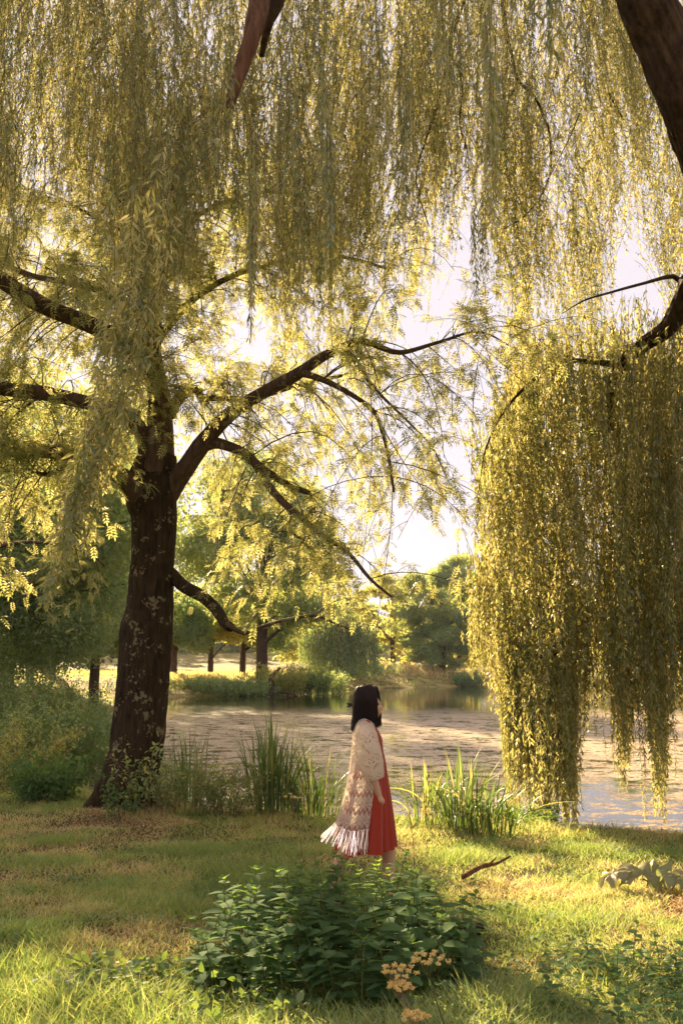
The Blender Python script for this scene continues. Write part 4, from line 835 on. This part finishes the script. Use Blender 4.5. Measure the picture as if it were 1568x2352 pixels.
# crochet
m,nt,out=mat('cream_crochet'); L=nt.links.new
cu=nd(nt,'ShaderNodeAttribute',attribute_name='cu'); cv=nd(nt,'ShaderNodeAttribute',attribute_name='cv')
def mth(op,a,b=None,c=None):
    n=nd(nt,'ShaderNodeMath',operation=op)
    for i,x in enumerate((a,b,c)):
        if x is None: continue
        if isinstance(x,(int,float)): n.inputs[i].default_value=x
        else: L(x,n.inputs[i])
    return n.outputs[0]
s=cu.outputs['Fac']; h_=cv.outputs['Fac']
tri=mth('PINGPONG',mth('DIVIDE',s,.075),.5)            # 0..0.5
f_=mth('FRACT',mth('ADD',mth('DIVIDE',h_,.118),mth('MULTIPLY',tri,.62)))
band=mth('MULTIPLY',mth('GREATER_THAN',f_,.20),mth('LESS_THAN',f_,.43))
thr=mth('GREATER_THAN',mth('FRACT',mth('DIVIDE',s,.012)),.35)
hole=mth('MULTIPLY',band,thr)
e1=mth('MULTIPLY',mth('GREATER_THAN',f_,.62),mth('LESS_THAN',f_,.70)); e2=mth('MULTIPLY',e1,mth('GREATER_THAN',mth('FRACT',mth('DIVIDE',s,.026)),.55))
e3=mth('MULTIPLY',mth('MULTIPLY',mth('GREATER_THAN',f_,.86),mth('LESS_THAN',f_,.93)),mth('GREATER_THAN',mth('FRACT',mth('DIVIDE',s,.014)),.6))
nz=nd(nt,'ShaderNodeTexNoise',Scale=14.0,Detail=2.0); tc=nd(nt,'ShaderNodeTexCoord'); L(tc.outputs['Object'],nz.inputs[0])
up_=mth('LESS_THAN',h_,.40)                              # lower part has the open bands
hole=mth('MULTIPLY',hole,mth('MAXIMUM',up_,mth('GREATER_THAN',nz.outputs['Fac'],.56)))
knit=mth('MULTIPLY',mth('GREATER_THAN',mth('FRACT',mth('DIVIDE',s,.009)),.72),mth('GREATER_THAN',mth('FRACT',mth('DIVIDE',h_,.010)),.68))
opn=mth('MAXIMUM',mth('MAXIMUM',hole,knit),mth('MAXIMUM',e2,e3))
d=nd(nt,'ShaderNodeBsdfDiffuse'); d.inputs[0].default_value=(.86,.75,.58,1); tr=nd(nt,'ShaderNodeBsdfTranslucent'); tr.inputs[0].default_value=(.84,.70,.52,1)
ms=nt.nodes.new('ShaderNodeMixShader'); ms.inputs[0].default_value=.5; L(d.outputs[0],ms.inputs[1]); L(tr.outputs[0],ms.inputs[2])
hb=mth('ADD',mth('SINE',mth('MULTIPLY',s,740)),mth('SINE',mth('MULTIPLY',h_,620))); bp=nd(nt,'ShaderNodeBump',Strength=.4,Distance=.002); L(hb,bp.inputs['Height']); L(bp.outputs[0],d.inputs['Normal'])
tp=nt.nodes.new('ShaderNodeBsdfTransparent'); m2=nt.nodes.new('ShaderNodeMixShader'); L(opn,m2.inputs[0]); L(ms.outputs[0],m2.inputs[1]); L(tp.outputs[0],m2.inputs[2]); L(m2.outputs[0],out.inputs[0]); M_knit=m
def cf(TH,S): return S**.7*(.05*np.sin(TH*7+S*2)+.035*np.sin(TH*12+1))
gap=.62
o_,uu,vv,yy=cloth('shawl',[(1651,858,828,.11,0),(1660,862,819,.165,0),(1674,866,812,.20,0),(1700,869,808,.215,0),(1750,871,803,.235,0),(1800,870,795,.25,0),(1850,866,783,.265,0),(1894,862,768,.28,0)],M_knit,t0=gap,t1=2*np.pi-gap,n=200,m_=110,fold=cf,hem=lambda TH,S:S*3*np.sin(TH*3)+(1-S)**2*6*np.cos(TH))
# sleeves
def sleeve(s):
    q=MB(); pts=[W(836,1664,s*.10),W(838,1685,s*.18),W(843,1715,s*.215),W(849,1748,s*.225),W(855,1768,s*.225),W(858,1781,s*.222)]; n=28; mm=40
    A,rr=resample(pts,[.05,.08,.092,.088,.074,.066],.008); mm=len(A); T=nrm(np.gradient(A,axis=0)); th=np.linspace(0,2*np.pi,n)
    S_=nrm(np.cross(T,np.array([0,1.,0]))); B=np.cross(T,S_); wr=1+.05*np.sin(th[None]*3+np.arange(mm)[:,None]*.18)+.03*np.sin(th[None]*7)
    V=A[:,None]+(rr[:,None]*wr)[:,:,None]*(np.cos(th)[None,:,None]*S_[:,None]*1.05+np.sin(th)[None,:,None]*B[:,None]*.85)
    i=np.arange(mm-1)[:,None]*n; j=np.arange(n-1)[None]; q.add(V.reshape(-1,3),[np.stack([i+j,i+j+1,i+n+j+1,i+n+j],-1).reshape(-1,4)]); o=q.build('shawl_sleeve',M_knit,woman)
    a=o.data.attributes.new('cu','FLOAT','POINT'); a.data.foreach_set('value',np.tile(th*.075,mm).astype(np.float32)); a=o.data.attributes.new('cv','FLOAT','POINT'); a.data.foreach_set('value',np.repeat(np.linspace(.80,.42,mm),n).astype(np.float32))
sleeve(-1); sleeve(1)
# fringe
q=MB(); FR=[];n=len(uu[-1]); M_fr=leafmat('cream_fringe',[(.58,.44,.27)],[(.10,.07,.04)],gloss=.01)
for a in np.arange(2,n-2,3.4):
    a=int(a); 
    for z_ in range(3):
        u0,v0,y0=uu[-1][a],vv[-1][a],yy[-1][a]; bk=np.clip((815-u0)/45,0,1); ln=R.uniform(42,58)
        e=(u0-4-26*bk**1.5+R.normal()*2.2,v0+ln*(1-.32*bk),y0+R.normal()*.008); s=np.linspace(0,1,8)
        FR.append([W(u0+(e[0]-u0)*t+R.normal()*.25+.6*math.sin(t*7+a),v0-2+(e[1]-v0)*t,y0+(e[2]-y0)*t) for t in s])
tubes(q,np.array(FR),.0028,.0018,seg=5); q.build('shawl_fringe',M_fr,woman)
# hair
m,nt,out=mat('dark_hair'); hb_=nd(nt,'ShaderNodeBsdfPrincipled',Roughness=.5); hb_.inputs['Base Color'].default_value=(.022,.011,.007,1); hb_.inputs['Specular IOR Level'].default_value=.22; nt.links.new(hb_.outputs[0],out.inputs[0]); M_hair=m
n=2600; K=16; t=np.linspace(0,1,K); PTS=np.zeros((n,K,3)); az=np.where(R.rand(n)<.5,1,-1)*R.uniform(rad(34),rad(180),n)
near=az<0; az=np.where(near&(np.abs(az)<rad(42)),-rad(42)-R.rand(n)*.4,az); k_=np.arange(n)<260; az=np.where(k_,R.uniform(rad(12),rad(34),n),az)
px0=R.uniform(-.07,.070,n)
for i in range(n):
    a=az[i]; ca,sa=math.cos(a),math.sin(a); lay=R.uniform(.90,1.08)
    rx=.100*lay if ca<0 else .094*lay; ry=.090*lay
    drop=R.uniform(.14,.215) if abs(a)>1.9 else R.uniform(.09,.185)
    for kk,tt in enumerate(t):
        if tt<.42:
            s=tt/.42; e=math.sin(s*math.pi/2); x=px0[i]*(1-e)+rx*ca*e; y=ry*sa*e; z=.132*lay*math.cos(s*math.pi/2)**.9*(1-.12*abs(px0[i])/.07*(1-s))
        else:
            s=(tt-.42)/.58; tuck=1-.10*math.sin(s*math.pi*.8)+.05*s; x=rx*ca*tuck+(-.012*s if ca<0 else .004*s); y=ry*sa*tuck*(1+.08*s); z=-drop*s
        PTS[i,kk]=(x,y,z)
    wv=R.normal(size=3)*np.array([.005,.004,.002]); PTS[i]+=wv*np.sin(t*4+R.rand()*6)[:,None]*t[:,None]*1.8
PTS+=hc+np.array([-.004,0,.005])
q=MB(); tubes(q,PTS,.0022,.0010,seg=4)
th_,p_=np.meshgrid(np.linspace(rad(62),rad(298),40),np.linspace(-.9,1.45,26)); cx=np.cos(p_)*np.cos(th_)*.099; cy_=np.cos(p_)*np.sin(th_)*.084; cz=np.sin(p_)*.122
V=np.stack([cx,cy_,cz],-1).reshape(-1,3)+hc; i=np.arange(25)[:,None]*40; j=np.arange(39)[None]; q.add(V,[np.stack([i+j,i+j+1,i+41+j,i+40+j],-1).reshape(-1,4)])
q.build('hair',M_hair,woman)
SKYC=(2.2,1.98,2.10); HAZE=.00012; EXPO=2.1
# ------------------------------------------------------------------ light, air, camera
SUN_AZ,SUN_EL=rad(-19),rad(21)
sv=Vector((math.sin(SUN_AZ)*math.cos(SUN_EL),math.cos(SUN_AZ)*math.cos(SUN_EL),math.sin(SUN_EL)))
sl=bpy.data.lights.new('sun','SUN'); sl.energy=5.0; sl.angle=rad(.6); sl.color=(1,.79,.49)
so=bpy.data.objects.new('sun',sl); COL.objects.link(so); so.rotation_euler=sv.to_track_quat('Z','Y').to_euler(); so.location=sv*60
w=bpy.data.worlds.new('World'); SC.world=w; w.use_nodes=True; nt=w.node_tree; nt.nodes.clear()
sky=nt.nodes.new('ShaderNodeTexSky'); sky.sky_type='NISHITA'; sky.sun_disc=False; sky.sun_elevation=SUN_EL; sky.sun_rotation=SUN_AZ; sky.dust_density=1.0; sky.air_density=1.0
mx=nt.nodes.new('ShaderNodeMixRGB'); mx.inputs[0].default_value=.985; mx.inputs[2].default_value=SKYC+(1,)
bg=nt.nodes.new('ShaderNodeBackground'); bg.inputs[1].default_value=.1
wo=nt.nodes.new('ShaderNodeOutputWorld')
nt.links.new(sky.outputs[0],mx.inputs[1]); nt.links.new(mx.outputs[0],bg.inputs[0]); nt.links.new(bg.outputs[0],wo.inputs[0])
if HAZE>0:
    q=MB(); x0,x1,y0,y1,z0,z1=-430,430,-50,630,-2.5,30
    q.add([(x0,y0,z0),(x1,y0,z0),(x1,y1,z0),(x0,y1,z0),(x0,y0,z1),(x1,y0,z1),(x1,y1,z1),(x0,y1,z1)],[np.array([[0,3,2,1],[4,5,6,7],[0,1,5,4],[1,2,6,5],[2,3,7,6],[3,0,4,7]])])
    m,nt,out=mat('haze_air'); pv=nt.nodes.new('ShaderNodeVolumePrincipled'); pv.inputs['Color'].default_value=(.74,.84,1,1); pv.inputs['Density'].default_value=HAZE; pv.inputs["Anisotropy"].default_value=.5
    nt.links.new(pv.outputs[0],out.inputs['Volume']); tag(q.build('haze',m,smooth=False),kind='stuff')
cd=bpy.data.cameras.new('camera'); co=bpy.data.objects.new('camera',cd); COL.objects.link(co); SC.camera=co
co.location=(0,0,CAMH); co.rotation_euler=(math.pi/2+PITCH,0,0); cd.sensor_fit='VERTICAL'; cd.sensor_height=36; cd.lens=36*F/2352
cd.clip_start=.05; cd.clip_end=3000; cd.dof.use_dof=True; cd.dof.focus_distance=8.0; cd.dof.aperture_fstop=5.0
SC.view_settings.view_transform='Standard'; SC.view_settings.look='None'; SC.view_settings.gamma=1; SC.view_settings.exposure=EXPO
cy=SC.cycles; cy.max_bounces=6; cy.diffuse_bounces=4; cy.glossy_bounces=2; cy.transmission_bounces=3; cy.volume_bounces=0; cy.transparent_max_bounces=8
cy.use_denoising=True; cy.caustics_reflective=False; cy.caustics_refractive=False; cy.sample_clamp_indirect=4
